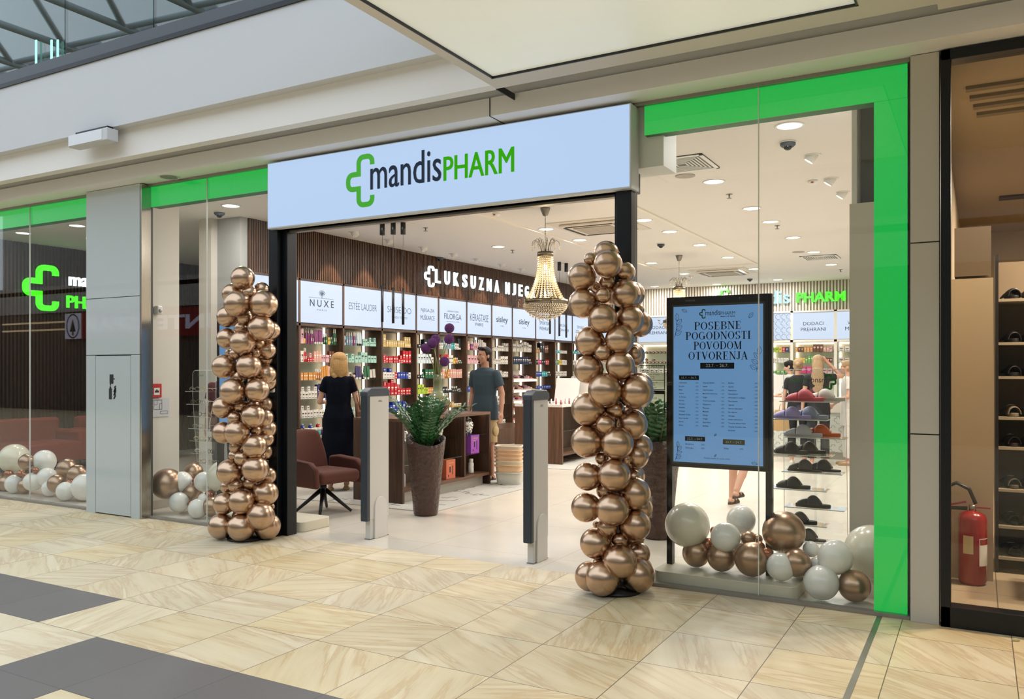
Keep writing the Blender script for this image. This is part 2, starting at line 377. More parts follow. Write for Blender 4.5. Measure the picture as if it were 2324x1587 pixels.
def gridtile(name, c, g, px, py, ox, oy, rough, var=.05, ln=.003, coat=0.0):
    m = bpy.data.materials.new(name); m.use_nodes = True; nt = m.node_tree; b = nt.nodes['Principled BSDF']; N = nt.nodes.new; L = nt.links.new
    tc = N('ShaderNodeTexCoord'); mp = N('ShaderNodeMapping'); mp.inputs['Location'].default_value = (-ox, -oy, 0); L(tc.outputs['Object'], mp.inputs[0])
    br = N('ShaderNodeTexBrick'); br.offset = 0; br.inputs['Scale'].default_value = 1; br.inputs['Brick Width'].default_value = px; br.inputs['Row Height'].default_value = py
    br.inputs['Mortar Size'].default_value = ln; br.inputs['Mortar Smooth'].default_value = .2; c = lin(c)
    br.inputs['Color1'].default_value = (*[x * (1 - var) for x in c], 1); br.inputs['Color2'].default_value = (*c, 1); br.inputs['Mortar'].default_value = (*lin(g), 1)
    L(mp.outputs[0], br.inputs['Vector']); n = N('ShaderNodeTexNoise'); n.inputs['Scale'].default_value = 2.5; n.inputs['Detail'].default_value = 6; L(tc.outputs['Object'], n.inputs['Vector'])
    hs = N('ShaderNodeHueSaturation'); L(br.outputs['Color'], hs.inputs['Color']); mr = N('ShaderNodeMapRange'); mr.inputs[3].default_value = .93; mr.inputs[4].default_value = 1.07; L(n.outputs['Fac'], mr.inputs[0]); L(mr.outputs[0], hs.inputs['Value'])
    L(hs.outputs[0], b.inputs['Base Color']); b.inputs['Roughness'].default_value = rough; b.inputs['Coat Weight'].default_value = coat; return m
stonem = stone(); darkt = gridtile('dark_floor_tiles', '6b6562', '4a4644', TP, TP, TX, TY, .5, .06, .0022)
shopf = gridtile('cream_floor_tiles', 'dcd3c4', 'c6bba8', 1.2, 1.2, -4.1, 5.9, .22, .02, .004)
neif = gridtile('neighbour_floor_tiles', 'b5a389', '6f6352', .9, .9, .1, 5.5, .3, .02, .004)
def cell(i): return TX + TP * i
f = MB(); x0, x1 = -36, 8; y0, y1 = -7.5, YF + .02; dk = [(-60, -3, 0, 1), (-2, 40, -1, 0), (-2, -1, -2, -1)]
f.box(x0, x1, y0, y1, -.3, 0); struct(f.build('floor', stonem))
f = MB()
for a, b_, c_, d_ in dk: f.box(max(x0, cell(a)), min(x1, cell(b_)), TY + TP * c_, TY + TP * d_, -.01, .0006)
struct(f.build('floor', darkt))
struct(MB().box(-13.2, -.3, YF + .02, 19.9, -.3, .0).build('floor', shopf)); struct(MB().box(-.3, 6, YF + .02, 13, -.3, 0).build('floor', neif))
# metal movement joint in the mall floor
struct(MB().box(-.545, -.515, -7, 5.5, 0, .0015).build('trim_1', steel))

# ================================================================== MALL CEILING BANDS, FASCIA, UPPER FLOOR
XL, XR = -36, 6
strp = mat('brightened_soffit_paint', 'e6e4e2', .6); struct(bx('ceiling', XL, XR, 5.26, YF + .1, 3.37, 3.504, strp))            # white strip with its soffit, paint brighter than the fascia for missing light
struct(bx('ceiling', XL, -2.94, 5.0, 5.10, 3.492, 3.753, strp))            # band, in the same brightened paint
struct(bx('wall_recess', XL, XR, 5.30, 5.7, 3.506, 3.75, mat('recess_paint', 'd8d6d4', .7)))
struct(bx('ceiling', XL, XR, 4.9, 5.7, 3.753, 4.41, fasc))                  # big white fascia
struct(bx('trim_2', XL, XR, 4.885, 5.0, 4.408, 4.45, black)); struct(bx('trim_3', XL, XR, 4.90, 5.1, 4.45, 4.56, mat('rail_profile', '4a4e54', .4, .4)))
struct(bx('floor', XL, XR, 5.0, 14, 4.41, 4.5, mat('upper_floor', '9a9188', .5)))
# bridge over the mall on the right with a light panel let into its underside
br = MB()
for a in ((-2.94, -2.86, 2.5, 5.0), (-2.86, -.574, 4.81, 5.0), (-.574, 5.0, 2.5, 5.0), (-2.86, -.574, 2.5, 2.6)): br.box(a[0], a[1], a[2], a[3], 3.46, 4.45)
br.box(-2.94, 5, 2.5, 5.0, 3.7, 4.45); struct(br.build('ceiling', mat('bridge_paint', 'cfcac3', .6)))  # unseen near side kept narrow so daylight reaches the mall floor
pn = MB().box(-2.852, -.582, 2.608, 4.802, 3.472, 3.50).build('ceiling_light_panel', mat('stretch_light_panel', 'e0e2da', .35, em=.32, emcol='dfe2d6')); tag(pn, 'large cream stretched light panel set in the underside of the mall bridge', 'light panel')
struct(bx('trim_4', -2.866, -.568, 4.802, 4.812, 3.457, 3.5, blk)); struct(bx('trim_5', -2.862, -2.852, 2.6, 4.81, 3.457, 3.5, blk)); struct(bx('trim_6', -.582, -.570, 2.6, 4.81, 3.457, 3.5, blk))
struct(bx('ceiling', -.2, 5, 4.88, 5.12, 3.475, 3.75, mat('bridge_paint')))
struct(MB().box(-3.152, -3.146, 5.255, 5.262, 3.37, 3.504).box(-3.152, -3.146, 5.255, YF, 3.366, 3.372).box(-2.945, -2.938, 5.0, 5.3, 3.455, 3.5).build('trim_7', blk))
# upper gallery behind a glass railing
for i in range(14):
    xa = -10.75 - 1.32 + 1.32 * i - 5
    if xa > XR - 1.4: break
    g = bx('glass_railing', xa + .008, xa + 1.312, 4.955, 4.975, 4.52, 5.55, GR); tag(g, f'clear green-tinted glass railing pane of the upper gallery, {ORD[i]} from its far left end', 'glass railing', 'railing panes of the upper gallery')
struct(MB().box(XL, XR, 4.93, 5.0, 5.55, 5.6).build('trim_8', steel))
ub = mat('upper_cladding', 'b9b2a4', .5); ug = mat('upper_dark', '23282b', .25)
struct(bx('wall_upper', XL, XR, 9.0, 9.2, 4.5, 9, ub))
for i in range(12):
    xa = -24 + 2.3 * i
    wi = MB().box(xa + .15, xa + 1.55, 8.96, 9.0, 4.55, 6.3, 0).box(xa + .2, xa + 1.5, 8.94, 8.96, 4.65, 6.2, 1).build('window_upper', [blk, mat('upper_glass', '32484a', .1)]); struct(wi)
struct(bx('ceiling', XL, XR, 6.6, 9.2, 6.9, 7.1, mat('upper_soffit', '3a3d3f', .6)))
# steel and glass roof trusses high over the atrium
for i in range(16):
    xa = -30 + 2.2 * i; t = MB()
    for k in range(7): t.tube([(xa + (k % 2) * 1.0, -5.5 + k * 1.7, 9.2 + (k % 2) * .9), (xa + ((k + 1) % 2) * 1.0, -5.5 + (k + 1) * 1.7, 9.2 + ((k + 1) % 2) * .9)], .07, 6)
    t.tube([(xa, -5.5, 9.2), (xa, 6.4, 9.2)], .09, 6); o = t.build('roof_truss', mat('white_steel', 'cfd4d8', .5)); tag(o, f'white steel truss under the atrium glass roof, {ORD[i]} from the left', 'roof truss', 'trusses of the atrium roof')
# green glow strips on upper railing
for i, u in enumerate((82, 117, 131)):
    p = aty(u, 118, 4.93); o = bx('light_strip', p.x - .012, p.x + .012, 4.925, 4.935, p.z - .12, p.z + .12, emis('mint_light', 'a8fff0', 1.2)); tag(o, f'short mint light strip behind the upper glass railing, {ORD[i]} from the left', 'light strip', 'mint light strips')
# emergency light under the fascia
t = thing('emergency_light', 'small white box light fixed under the white fascia above the pillar', 'light', tuple(aty(213, 316, 4.86)))
MB().box(-.30, .28, -.06, .06, -.055, .06).build('housing', mat('lamp_box', 'c4c6c9', .5), t, bevel=.008); MB().box(-.29, .21, -.066, -.06, -.045, .05).build('diffuser', mat('lamp_face', 'd9dde4', .4), t); MB().box(-.25, .23, -.02, .04, .06, .09).build('bracket', blk, t)
# round speaker in the soffit
t = thing('ceiling_speaker', 'round grey loudspeaker grille in the soffit left of the white shop sign', 'loudspeaker', (-6.86, 5.39, 3.37))
MB().lathe([(.095, -.002), (.1, -.006), (.098, .0)], seg=32).build('ring', white, t); MB().lathe([(.08, -.006), (.08, -.003)], seg=32).build('grille', mat('speaker_grille', '8c8a86', .7, bump=.4, bscale=400), t)

# ================================================================== SHOP FRONT
def pane(name, x0, x1, z0=.02, z1=3.345, y=YF):
    return struct(bx(name, x0, x1, y - .006, y + .006, z0, z1, G1))
n = 1
for a, b_ in ((-12.0, -10.7), (-10.695, -9.381), (-9.377, -8.21), (-7.31, -6.476), (-6.472, -5.605), (-2.110, -1.261), (-1.257, -.372)): pane(f'window_{n}', a, b_); n += 1
for i, (a, b_) in enumerate(((-12, -8.2), (-7.31, -5.6), (-2.116, -.365))):
    struct(MB().box(a, b_, YF - .03, YF + .03, 0, .022).box(a, b_, YF - .02, YF + .02, 3.345, 3.37).build(f'trim_{9 + i}', mat('sill_profile', '97938c', .35, .6)))
for i_, x_ in enumerate((-9.379, -6.474, -1.259)): struct(bx(f'trim_{20 + i_}', x_ - .0025, x_ + .0025, YF - .007, YF + .007, .022, 3.345, mat('glass_joint', 'd3d6d1', .25)))
def greenbox(x0, x1, z0, z1, label, extra=None):
    t = thing('green_light_box', label, 'light box', (0, 0, 0)); MB().box(x0, x1, YF + .012, YF + .016, z0, z1).build('lit_face', green, t)
    MB().box(x0, x1, YF + .017, YF + .12, z0, z1).build('housing', mat('green_housing', '0a6a30', .5), t); return t
greenbox(-12, -8.2, 3.142, 3.345, 'backlit green band along the top of the far left shop window')
greenbox(-7.31, -5.55, 3.142, 3.345, 'backlit green band above the window between the grey pillar and the door')
greenbox(-2.05, -.38, 3.142, 3.345, 'backlit green band along the top of the big right shop window')
greenbox(-.566, -.38, .02, 3.14, 'tall backlit green upright closing the right end of the shop front')
# grey clad pillar with a hydrant door
pc = MB().box(-8.204, -7.33, 5.441, 5.57, 0, 3.37).build('pillar', mat('pillar_core', '4a4d4e', .5)); struct(pc)
for i, (xa, xb, za, zb) in enumerate(((-8.2, -7.335, 2.242, 3.365), (-8.2, -7.335, 1.652, 2.236), (-8.2, -8.045, .0, 1.646), (-7.47, -7.335, .0, 1.646))):
    struct(bx('trim_cladding', xa, xb, 5.42, 5.44, za, zb, lgrey, bevel=.002))
t = thing('hydrant_door', 'flush pale grey door with black hydrant and extinguisher pictograms in the left pillar', 'door', (0, 0, 0))
MB().box(-8.038, -7.477, 5.42, 5.44, .012, 1.64).build('door_leaf', lgrey, t, bevel=.002)
pm = MB(); q = aty(254, 860, 5.418); X, Z = q.x, q.z
pm.box(X - .035, X + .02, 5.415, 5.419, Z - .05, Z + .045); pm.box(X + .02, X + .045, 5.415, 5.419, Z - .005, Z + .003); pm.box(X - .03, X - .02, 5.415, 5.419, Z - .07, Z - .05)
Z2 = aty(254, 892, 5.418).z; pm.box(X - .045, X - .005, 5.415, 5.419, Z2 - .065, Z2 + .045); pm.box(X - .035, X - .015, 5.415, 5.419, Z2 + .045, Z2 + .065)
for k in range(3): pm.stroke([(.03, -.06 + k * .035), (.055, -.03 + k * .035), (.045, .0 + k * .03), (.065, .03 + k * .02)], .014, (X, 5.418, Z2), XD, ZD, .003)
pm.build('pictograms', mat('pictogram_black', '101c18', .5), t)
struct(bx('trim_chrome', -7.332, -7.31, 5.425, 5.53, 0, 3.36, chrome))
# right hand pillar
struct(bx('pillar', -.362, -.205, 5.49, 5.75, 0, 3.37, mat('pillar_core')))
for za, zb in ((2.255, 3.365), (1.12, 2.248), (0, 1.113)): struct(bx('trim_cladding', -.36, -.207, 5.47, 5.49, za, zb, mat('pillar_panel', 'bdb9ae', .3), bevel=.002))
# black door portal
pt = MB(); pt.box(-5.60, -5.495, YF - .06, YF + .06, 0, 2.9).box(-5.495, -5.43, YF + .0, YF + .12, 0, 2.78).box(-2.235, -2.12, YF - .06, YF + .06, 0, 2.9).box(-2.27, -2.235, YF, YF + .12, 0, 2.78)
pt.box(-5.6, -2.12, YF - .05, YF + .12, 2.755, 2.9); struct(pt.build('door_1', black, bevel=.004)); struct(bx('trim_12', -5.43, -2.27, YF + .02, YF + .08, 2.735, 2.757, steel))
# big white sign
t = thing('shop_sign', 'wide white lit sign over the entrance with green cross and dark and green lettering', 'sign', (0, 0, 0))
MB().box(-5.56, -2.10, 5.405, 5.56, 2.755, 3.345).build('housing', mat('sign_housing', 'cfd3d6', .4), t, bevel=.006)
MB().box(-5.545, -2.112, 5.399, 5.405, 2.768, 3.335).build('lit_face', emis('sign_face_light', 'b4cdee', 1.0), t)
ys = 5.398; A = aty(786, 0, ys).x; cb = aty(820, 471, ys).z; ct = aty(820, 352, ys).z; hh = ct - cb
m1 = MB(); cross(m1, (A, ys, cb), XD, ZD, hh, .006); m1.build('cross_logo', emis('logo_green', '35a310', .95), t)
b0 = aty(840, 432, ys).z
m2 = MB(); x_a, x_b = aty(841, 400, ys).x, aty(1002, 400, ys).x; [text(m2, 'mandis', (x_a + k_, ys, b0), XD, ZD, w=x_b - x_a - .004, h=.262, align='l', depth=.005) for k_ in (0, .004)]; m2.build('dark_lettering', emis('logo_navy', '2a3342', .9), t)
m3 = MB(); x_a, x_b = aty(1007, 400, ys).x, aty(1168, 380, ys).x; z_a = aty(1090, 400, ys).z; [text(m3, 'PHARM', (x_a + k_, ys, z_a + q_), XD, ZD, w=x_b - x_a - .009, h=.186, align='l', depth=.005) for k_ in (0, .003, .006) for q_ in (0, .002)]; m3.build('green_lettering', MATS['logo_green'], t)
struct(bx('wall_bulkhead', -5.62, -1.93, YF + .07, YF + .35, 2.93, ZC, white))
# notices on the glass right of the door
tm = mat('decal_black', '16181a', .5); tp = mat('decal_film', 'd0cfc6', .6)
t = thing('glass_notice', 'company notice in black print on the glass right of the door, upper of two', 'notice', (0, 0, 0))
a, b_ = aty(1436, 830, YF - .01), aty(1508, 885, YF - .01); mb = MB(); W = b_.x - a.x
mb.stroke([(0, 0), (W, 0), (W, a.z - b_.z), (0, a.z - b_.z)], .006, (a.x, YF - .009, b_.z), XD, ZD, .001, closed=True)
for s_, zz, cp in (('MANDIS PHARM', .148, .017), ('PLUS d.o.o.', .12, .017), ('Split, Trg Republike Hrvatske 8', .102, .008), ('10000 Zagreb', .088, .008), ('MB: 02955482', .075, .008), ('Ljekarna ulica 10:', .045, .011), ('Mall of Split', .028, .011), ('Jozipa 10, Split', .01, .011)): text(mb, s_, (a.x + W * .55, YF - .009, b_.z + zz), XD, ZD, cap=cp, depth=.001)
mb.box(a.x, b_.x, YF - .010, YF - .009, b_.z + .064, b_.z + .068); mb.build('print', tm, t)
t = thing('glass_notice', 'opening hours notice in black print on the glass right of the door, lower of two', 'notice', (0, 0, 0))
a, b_ = aty(1436, 887, YF - .01), aty(1508, 941, YF - .01); mb = MB(); H_ = a.z - b_.z
mb.stroke([(0, 0), (W, 0), (W, H_), (0, H_)], .006, (a.x, YF - .009, b_.z), XD, ZD, .001, closed=True); mb.box(a.x, b_.x, YF - .010, YF - .009, a.z - .022, a.z)
for s_, zz, cp in (('09.00 - 21.00', .105, .013), ('nedjelja / zatvoreno', .082, .008), ('OTVORENO', .057, .015), ('PREMA RASPOREDU', .02, .015)): text(mb, s_, (a.x + W * .55, YF - .009, b_.z + zz), XD, ZD, cap=cp, depth=.001)
mb.build('print', tm, t); mb = MB(); text(mb, 'VRIJEME', (a.x + W * .6, YF - .012, a.z - .017), XD, ZD, cap=.011, depth=.001); mb.build('white_print', tp, t)
t = thing('warning_sticker', 'red and white warning sticker low on the glass beside the right balloon column', 'sticker', (0, 0, 0))
a, b_ = aty(1449, 1125, YF - .008), aty(1480, 1176, YF - .008); W = b_.x - a.x
MB().box(a.x, b_.x, YF - .009, YF - .007, b_.z, a.z).build('sheet', mat('sticker_white', 'd8d4cc', .5), t); MB().box(a.x + .004, b_.x - .004, YF - .011, YF - .009, a.z - .1, a.z - .05).build('red_band', mat('sticker_red', 'b01c1c', .5), t)
mb = MB(); text(mb, 'OBJEKT JE POD', (b_.x - .004, YF - .012, a.z - .068), XD, ZD, cap=.012, align='r', depth=.001); text(mb, 'NADZOROM', (b_.x - .004, YF - .012, a.z - .09), XD, ZD, cap=.012, align='r', depth=.001); mb.build('white_print', tp, t)
mb = MB()
for k in range(4): mb.box(a.x + .05, b_.x - .012, YF - .011, YF - .009, a.z - .12 - k * .012, a.z - .116 - k * .012)
mb.build('print', tm, t)
# door sensor on the left jamb
t = thing('door_sensor', 'small white door contact on the black door post left of the entrance', 'sensor', (-5.53, YF - .075, aty(623, 877, YF).z)); MB().box(-.035, .02, -.02, .015, -.055, .055).build('case', white, t, bevel=.014, seg=3); MB().tube([(-.02, -.03, .02), (-.045, -.04, 0), (-.02, -.03, -.02)], .006).build('hook', steel, t)

# ================================================================== SHOP SHELL
ce = MB().box(-13.2, -.3, YF + .03, 19.9, ZC, ZC + .15).build('ceiling', ceilm); struct(ce)
tr = MB()
for a, b_ in (((1078, 484), (1500, 611)), ((1441, 472), (1720, 597)), ((1500, 611), (1692, 597))):
    p, q = atz(*a, ZC), atz(*b_, ZC)
    if abs(p.x - q.x) < .6: xx = (p.x + q.x) / 2; tr.box(xx - .03, xx + .03, 5.9, 15.65, ZC - .02, ZC + .01)
    else: tr.box(-5.5, -3.62, 15.62, 15.68, ZC - .02, ZC + .01)
struct(tr.build('trim_13', mat('ceiling_ridge', 'e6dfd4', .6)))
struct(bx('wall_back', -9.5, -.3, YB + .02, YB + .2, 0, ZC, cream)); struct(bx('wall_right', -.42, -.36, YF + .1, 19.6, 0, ZC, cream))
# luxury wall: slats over lit panels
struct(bx('wall_left', -8.95, -8.75, 7.72, YB + .1, 0, ZC, mat('brown_backing', '1f1612', .7)))
sl = MB(); y = 7.74
while y < YB: sl.box(XW - .028, XW, y, y + .021, 2.785, ZC); y += .040
o = sl.build('slat_cladding', slatm, fix=False); struct(o); struct(bx('wall_slat_backing', XW - .06, XW - .029, 7.72, YB, 2.76, ZC, mat('brown_backing')))
struct(bx('trim_14', -8.75, XW - .06, 7.72, YB, 2.76, ZC, mat('brown_backing')))
struct(bx('wall_end', -8.78, XW - .02, 7.60, 7.72, 0, ZC, mat('grey_paint', '9b9a98', .6))); struct(bx('pillar', -8.95, -8.72, 7.50, 7.72, 0, ZC, mat('pale_pillar', 'c6c0b6', .6)))
# far wall slats
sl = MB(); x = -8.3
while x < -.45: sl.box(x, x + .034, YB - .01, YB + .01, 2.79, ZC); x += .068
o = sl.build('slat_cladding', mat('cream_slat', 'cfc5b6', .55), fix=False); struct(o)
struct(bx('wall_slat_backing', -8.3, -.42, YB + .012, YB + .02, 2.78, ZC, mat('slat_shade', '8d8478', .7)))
# left room beyond
struct(bx('wall_far_left', -13.1, -12.97, YF, 13, 0, ZC, mat('brown_backing')))
sl = MB(); y = YF + .1
while y < 12.9: sl.box(-12.97, -12.92, y, y + .03, 0, ZC); y += .058
o = sl.build('slat_cladding', darkslat, fix=False); struct(o)
struct(bx('wall_back_left', -13, -8.75, 12.9, 13, 0, ZC, mat('dim_brown', '4a3c34', .7)))
sl = MB(); x = -12.9
while x < -8.9:
    if not (-10.5 < x < -9.95): sl.box(x, x + .03, 12.84, 12.9, 0, 2.9)
    x += .06
o = sl.build('slat_cladding', darkslat, fix=False); struct(o)
# inner return wall beside the pillar
struct(bx('wall_return', -7.95, -7.72, YF + .1, 6.2, 0, ZC, mat('return_paint', 'd8d2c8', .6))); struct(bx('baseboard_left', -7.72, -7.705, YF + .1, 6.2, 0, .09, mat('skirting_grey', 'b3ab9d', .5)))
struct(bx('wall_return', -8.2, -7.72, YF + .055, YF + .14, 0, ZC, mat('return_paint')))
p = atx(353, 887, -7.70); t = thing('fire_alarm_button', 'square red fire alarm call point on the white return wall', 'alarm button', (-7.70, p.y, p.z))
MB().box(-.02, .015, -.068, .068, -.075, .075).build('case', mat('alarm_red', 'b8151c', .35), t, bevel=.006); MB().box(.015, .018, -.032, .038, -.045, .03).build('glass_plate', white, t); mb = MB(); mb.box(.018, .02, -.022, .028, -.02, .002).box(.018, .02, -.005, .010, .002, .014); mb.build('symbol', blk, t)
p0, p1 = atx(332, 905, -7.71), atx(384, 945, -7.71); t = thing('floor_plan', 'white evacuation plan sheet taped below the red alarm button', 'sheet', (0, 0, 0))
MB().box(-7.715, -7.71, p0.y, p1.y, p1.z, p0.z).build('paper', mat('paper', 'c9c9cf', .6), t); mb = MB(); yc, zc = (p0.y + p1.y) / 2, (p0.z + p1.z) / 2 + .03
for pts in ([(-.05, -.05), (.05, -.05), (.05, .05), (-.05, .05), (-.05, -.05)], [(-.05, 0), (-.01, 0), (-.01, .05)], [(.02, -.05), (.02, .01), (.05, .01)]): mb.stroke(pts, .004, (-7.709, yc, zc), YD, ZD, .001)
mb.stroke([(.03, -.1), (.12, -.1), (.12, -.07), (.03, -.07), (.03, -.1)], .003, (-7.709, yc, zc), YD, ZD, .001); mb.build('plan_drawing', mat('ink', '55565c', .6), t)
p = atx(354, 705, -7.72); t = thing('motion_detector', 'small white motion detector high on the return wall', 'detector', (-7.70, p.y, p.z)); MB().box(-.02, .05, -.035, .035, -.045, .05).build('case', white, t, bevel=.018, seg=3); MB().sphere((.05, 0, -.005), .022).build('lens', mat('lens_grey', 'b9bcc0', .3), t)
# inner white partition at the right end of the window
struct(bx('wall_partition', -.83, -.64, 6.5, 6.78, 0, 2.71, cream)); struct(bx('wall_partition', -.815, -.78, 6.5, 6.78, 2.71, ZC, white)); struct(bx('wall_partition', -.78, -.42, 6.75, 6.85, 2.71, ZC, mat('grey_paint')))
struct(bx('wall_partition', -.64, -.42, 6.5, 6.6, 0, ZC, cream)); struct(bx('baseboard_right', -.835, -.64, 6.49, 6.5, 0, .05, mat('skirting_grey')))

# ================================================================== NEIGHBOUR SHOP
fr = MB(); fr.box(-.199, -.147, YF - .07, YF + .05, 0, 3.362).box(-.199, 2.6, YF - .07, YF + .05, 3.30, 3.362).box(-.199, 2.6, YF - .07, YF + .05, 0, .12).box(2.55, 2.6, YF - .07, YF + .05, 0, 3.36)
struct(fr.build('door_2', black, bevel=.003)); struct(bx('window_8', -.147, 2.55, YF - .006, YF + .006, .12, 3.3, G1))
nb = mat('neighbour_wall', 'b0a28c', .7); struct(bx('wall_neighbour', 2.6, 6, YF - .05, YF + .1, 0, 3.4, mat('pillar_panel'))); struct(bx('ceiling', -.3, 6, YF + .03, 13, 3.34, 3.45, mat('neighbour_ceiling', '9c8b72', .8)))
struct(bx('wall_neighbour', -.3, -.22, YF + .1, 13, 0, 3.4, nb)); struct(bx('wall_neighbour', -.3, 6, 12.9, 13, 0, 3.4, nb)); struct(bx('wall_neighbour', 5.9, 6, YF, 13, 0, 3.4, nb))
struct(bx('wall_partition', -.22, .083, 6.78, 6.95, 0, 2.15, mat('neighbour_partition', 'b7a68c', .6))); struct(bx('wall_bulkhead', -.16, .07, 6.8, 7.2, 2.17, 2.52, mat('neighbour_dark', '6c5d4a', .7)))
for k in range(4):
    z = 3.33; yy = 6.15 + k * .22; o = MB().box(-.08 + .02 * k, 1.6, yy, yy + .07, z - .012, z + .01).build('linear_diffuser', mat('linear_slot', '6f614c', .7)); tag(o, f'slim linear air slot in the neighbouring shop ceiling, {ORD[k]} from the glass', 'air slot', 'linear air slots')
o = MB().box(.18, .5, 10.2, 10.4, 3.32, 3.345).build('air_grille', mat('grille_dark', '2e1c18', .6)); tag(o, 'small dark air grille in the neighbouring shop ceiling', 'air grille')
for i, (x_, y_) in enumerate(((.75, 6.5), (1.7, 6.9), (1.0, 9.4))):
    t = thing('downlight', f'unseen warm round downlight added to brighten the neighbouring shop, {ORD[i]} from the glass', 'ceiling light', (x_, y_, 3.34), 0, 'added downlights of the neighbouring shop'); MB().lathe([(.15, 0), (.15, -.006), (.125, -.008)], seg=28).build('trim_ring', white, t); MB().lathe([(.12, -.009), (.12, -.007)], seg=28).build('diffuser', lampm, t)
    l_ = arealight('neighbour_fill_lamp', (0, 0, -.015), .24, 95, (1, .80, .60)); l_.parent = t  # lamps added out of view to brighten the dark neighbouring shop
struct(bx('wall_front', XL, -12.0, YF - .02, YF + .1, 0, 3.37, mat('far_front', '8b8680', .5))); struct(bx('wall_front', XL, -13.2, YF + .1, YF + .2, 0, 4.4, mat('far_front')))

# ================================================================== OPPOSITE SIDE OF THE MALL (behind the camera, seen in the glass)
struct(bx('wall_opposite', XL, 12, -7.6, -7.5, 0, 4.5, mat('opposite_wall', '655c55', .6))); struct(bx('wall_opposite', XL, 12, -7.6, -7.45, 3.6, 4.6, mat('opposite_fascia', 'c0bdb9', .6))); struct(bx('wall_opposite', XL, 12, -9.1, -9.0, 4.4, 9.0, mat('opposite_upper_added', 'a09c95', .6))); struct(bx('floor', XL, 12, -9.1, -7.45, 4.3, 4.45, mat('upper_floor')))  # upper wall added behind the camera to cut sky reflections in the glass
struct(bx('wall_mall_end', XL - .2, XL, -7.6, 5.5, 0, 6, mat('mall_end', '6f6c68', .6))); struct(bx('wall_mall_end', 8, 8.2, -7.6, 5.5, 0, 6, mat('mall_end')))
t = thing('supermarket_sign', 'red lit supermarket sign with white letters across the mall, mirrored in the glass', 'sign', (0, 0, 0))
ym = 2 * YF + 7.35; sc0, sc1 = aty(148, 735, ym), aty(492, 735, ym); zc = (aty(300, 735, ym).z); hs_ = .46; yo = -7.35
MB().box(sc0.x, sc1.x, yo - .1, yo, zc - hs_, zc + hs_).build('lit_face', emis('supermarket_red', '8e1714', 1.0), t)
mb = MB(); mb.box(sc0.x, sc0.x + .95, yo, yo + .01, zc - hs_, zc + hs_); text(mb, 'INTERSPAR', (sc1.x - .25, yo + .012, zc - .24), -XD, ZD, w=(sc1.x - sc0.x) - 1.6, h=.48, align='l', depth=.01, off=.03); mb.build('white_lettering', emis('supermarket_white', 'd8d6ee', 1.5), t)
mb = MB(); cx_ = sc0.x + .48; mb.prism([(-.17, -.2), (.17, -.2), (0, .26)], (cx_, yo + .015, zc), -XD, ZD, .01); mb.box(cx_ - .04, cx_ + .04, yo + .01, yo + .02, zc - .34, zc - .2); mb.stroke([(.36 * math.cos(a * PI / 12), .42 * math.sin(a * PI / 12)) for a in range(24)], .05, (cx_, yo + .012, zc), -XD, ZD, .008, closed=True); mb.build('tree_emblem', mat('emblem_green', '1d3a28', .5), t)
for i in range(2):
    p, q = aty(5, 737 + 16 * i, ym), aty(145, 731 + 16 * i, ym); o = MB().box(p.x, q.x, -7.40, -7.35, p.z - .03, p.z + .03).build('wall_light_strip', emis('warm_strip', 'ffe2b0', 1.6)); tag(o, f'long warm light strip across the mall beside the supermarket sign, {"upper" if i == 0 else "lower"} one', 'light strip', 'warm strips across the mall')
# ================================================================== CEILING FITTINGS AND LIGHTS
def downlight(p, r, label, power=18, group='round downlights in the shop ceiling', cone=True):
    t = thing('downlight', label, 'ceiling light', (p.x, p.y, ZC), 0, group)
    MB().lathe([(r * 1.18, 0), (r * 1.18, -.006), (r, -.008), (r * .98, 0)], seg=28).build('trim_ring', white, t)
    MB().lathe([(r * .97, -.003), (r * .97, -.001)], seg=28).build('diffuser', lampm, t)
    if power: l = arealight('downlight_lamp', (0, 0, -.012), r * 1.9, power, (1.0, .968, .935)); l.parent = t
    return t
rows = [(-1.34, 'right-hand'), (-2.43, 'second from right'), (-3.86, 'middle'), (-5.30, 'second from left'), (-6.73, 'left-hand')]
grid = {0: [6.95], 1: [7.02, 8.63, 10.29, 11.34, 12.87, 14.64, 16.53], 2: [10.4, 11.45, 12.91, 14.59, 16.51, 18.72], 3: [10.39, 11.51, 14.67, 16.64, 19.05], 4: [11.51, 18.86]}
for k, ys_ in grid.items():
    for i, y in enumerate(ys_): downlight(V((rows[k][0], y, ZC)), .10, f'round white downlight, {ORD[i]} from the shop front in the {rows[k][1]} row', 26)
downlight(V((-4.6, 6.9, 0)), .10, 'round white downlight hidden above the entrance just inside the door', 20)
downlight(V((-6.2, 6.9, 0)), .10, 'round white downlight inside the entrance near the left balloon column', 20)
downlight(V((-6.73, 8.3, 0)), .10, 'round white downlight above the woman in the dark dress', 20)
downlight(V((-7.855, 7.051, 0)), .10, 'round white downlight behind the left window beside the dome camera', 30)
for i, (u, v) in enumerate(((53, 529), (175, 512))): downlight(atz(u, v, ZC), .10, f'round white downlight behind the far left window, {["farther", "nearer"][i]} from the pillar', 14)
def wallspot(p, label, on=True, rz=0, group='swivel spotlights'):
    t = thing('swivel_spotlight', label, 'spotlight', (p.x, p.y, ZC), rz, group)
    MB().lathe([(.075, 0), (.075, -.004), (.055, -.006)], seg=24).build('trim_ring', white, t)
    h = MB(); h.lathe([(.045, .02), (.05, -.03), (.05, -.065), (.043, -.066)], seg=20, M=Matrix.Rotation(R(35), 4, 'Y')); h.build('head', white, t)
    MB().lathe([(.038, -.067), (.038, -.069)], seg=20, M=Matrix.Rotation(R(35), 4, 'Y')).build('lens', lampm if on else mat('lens_dim', 'cfc8bc', .4), t); return t
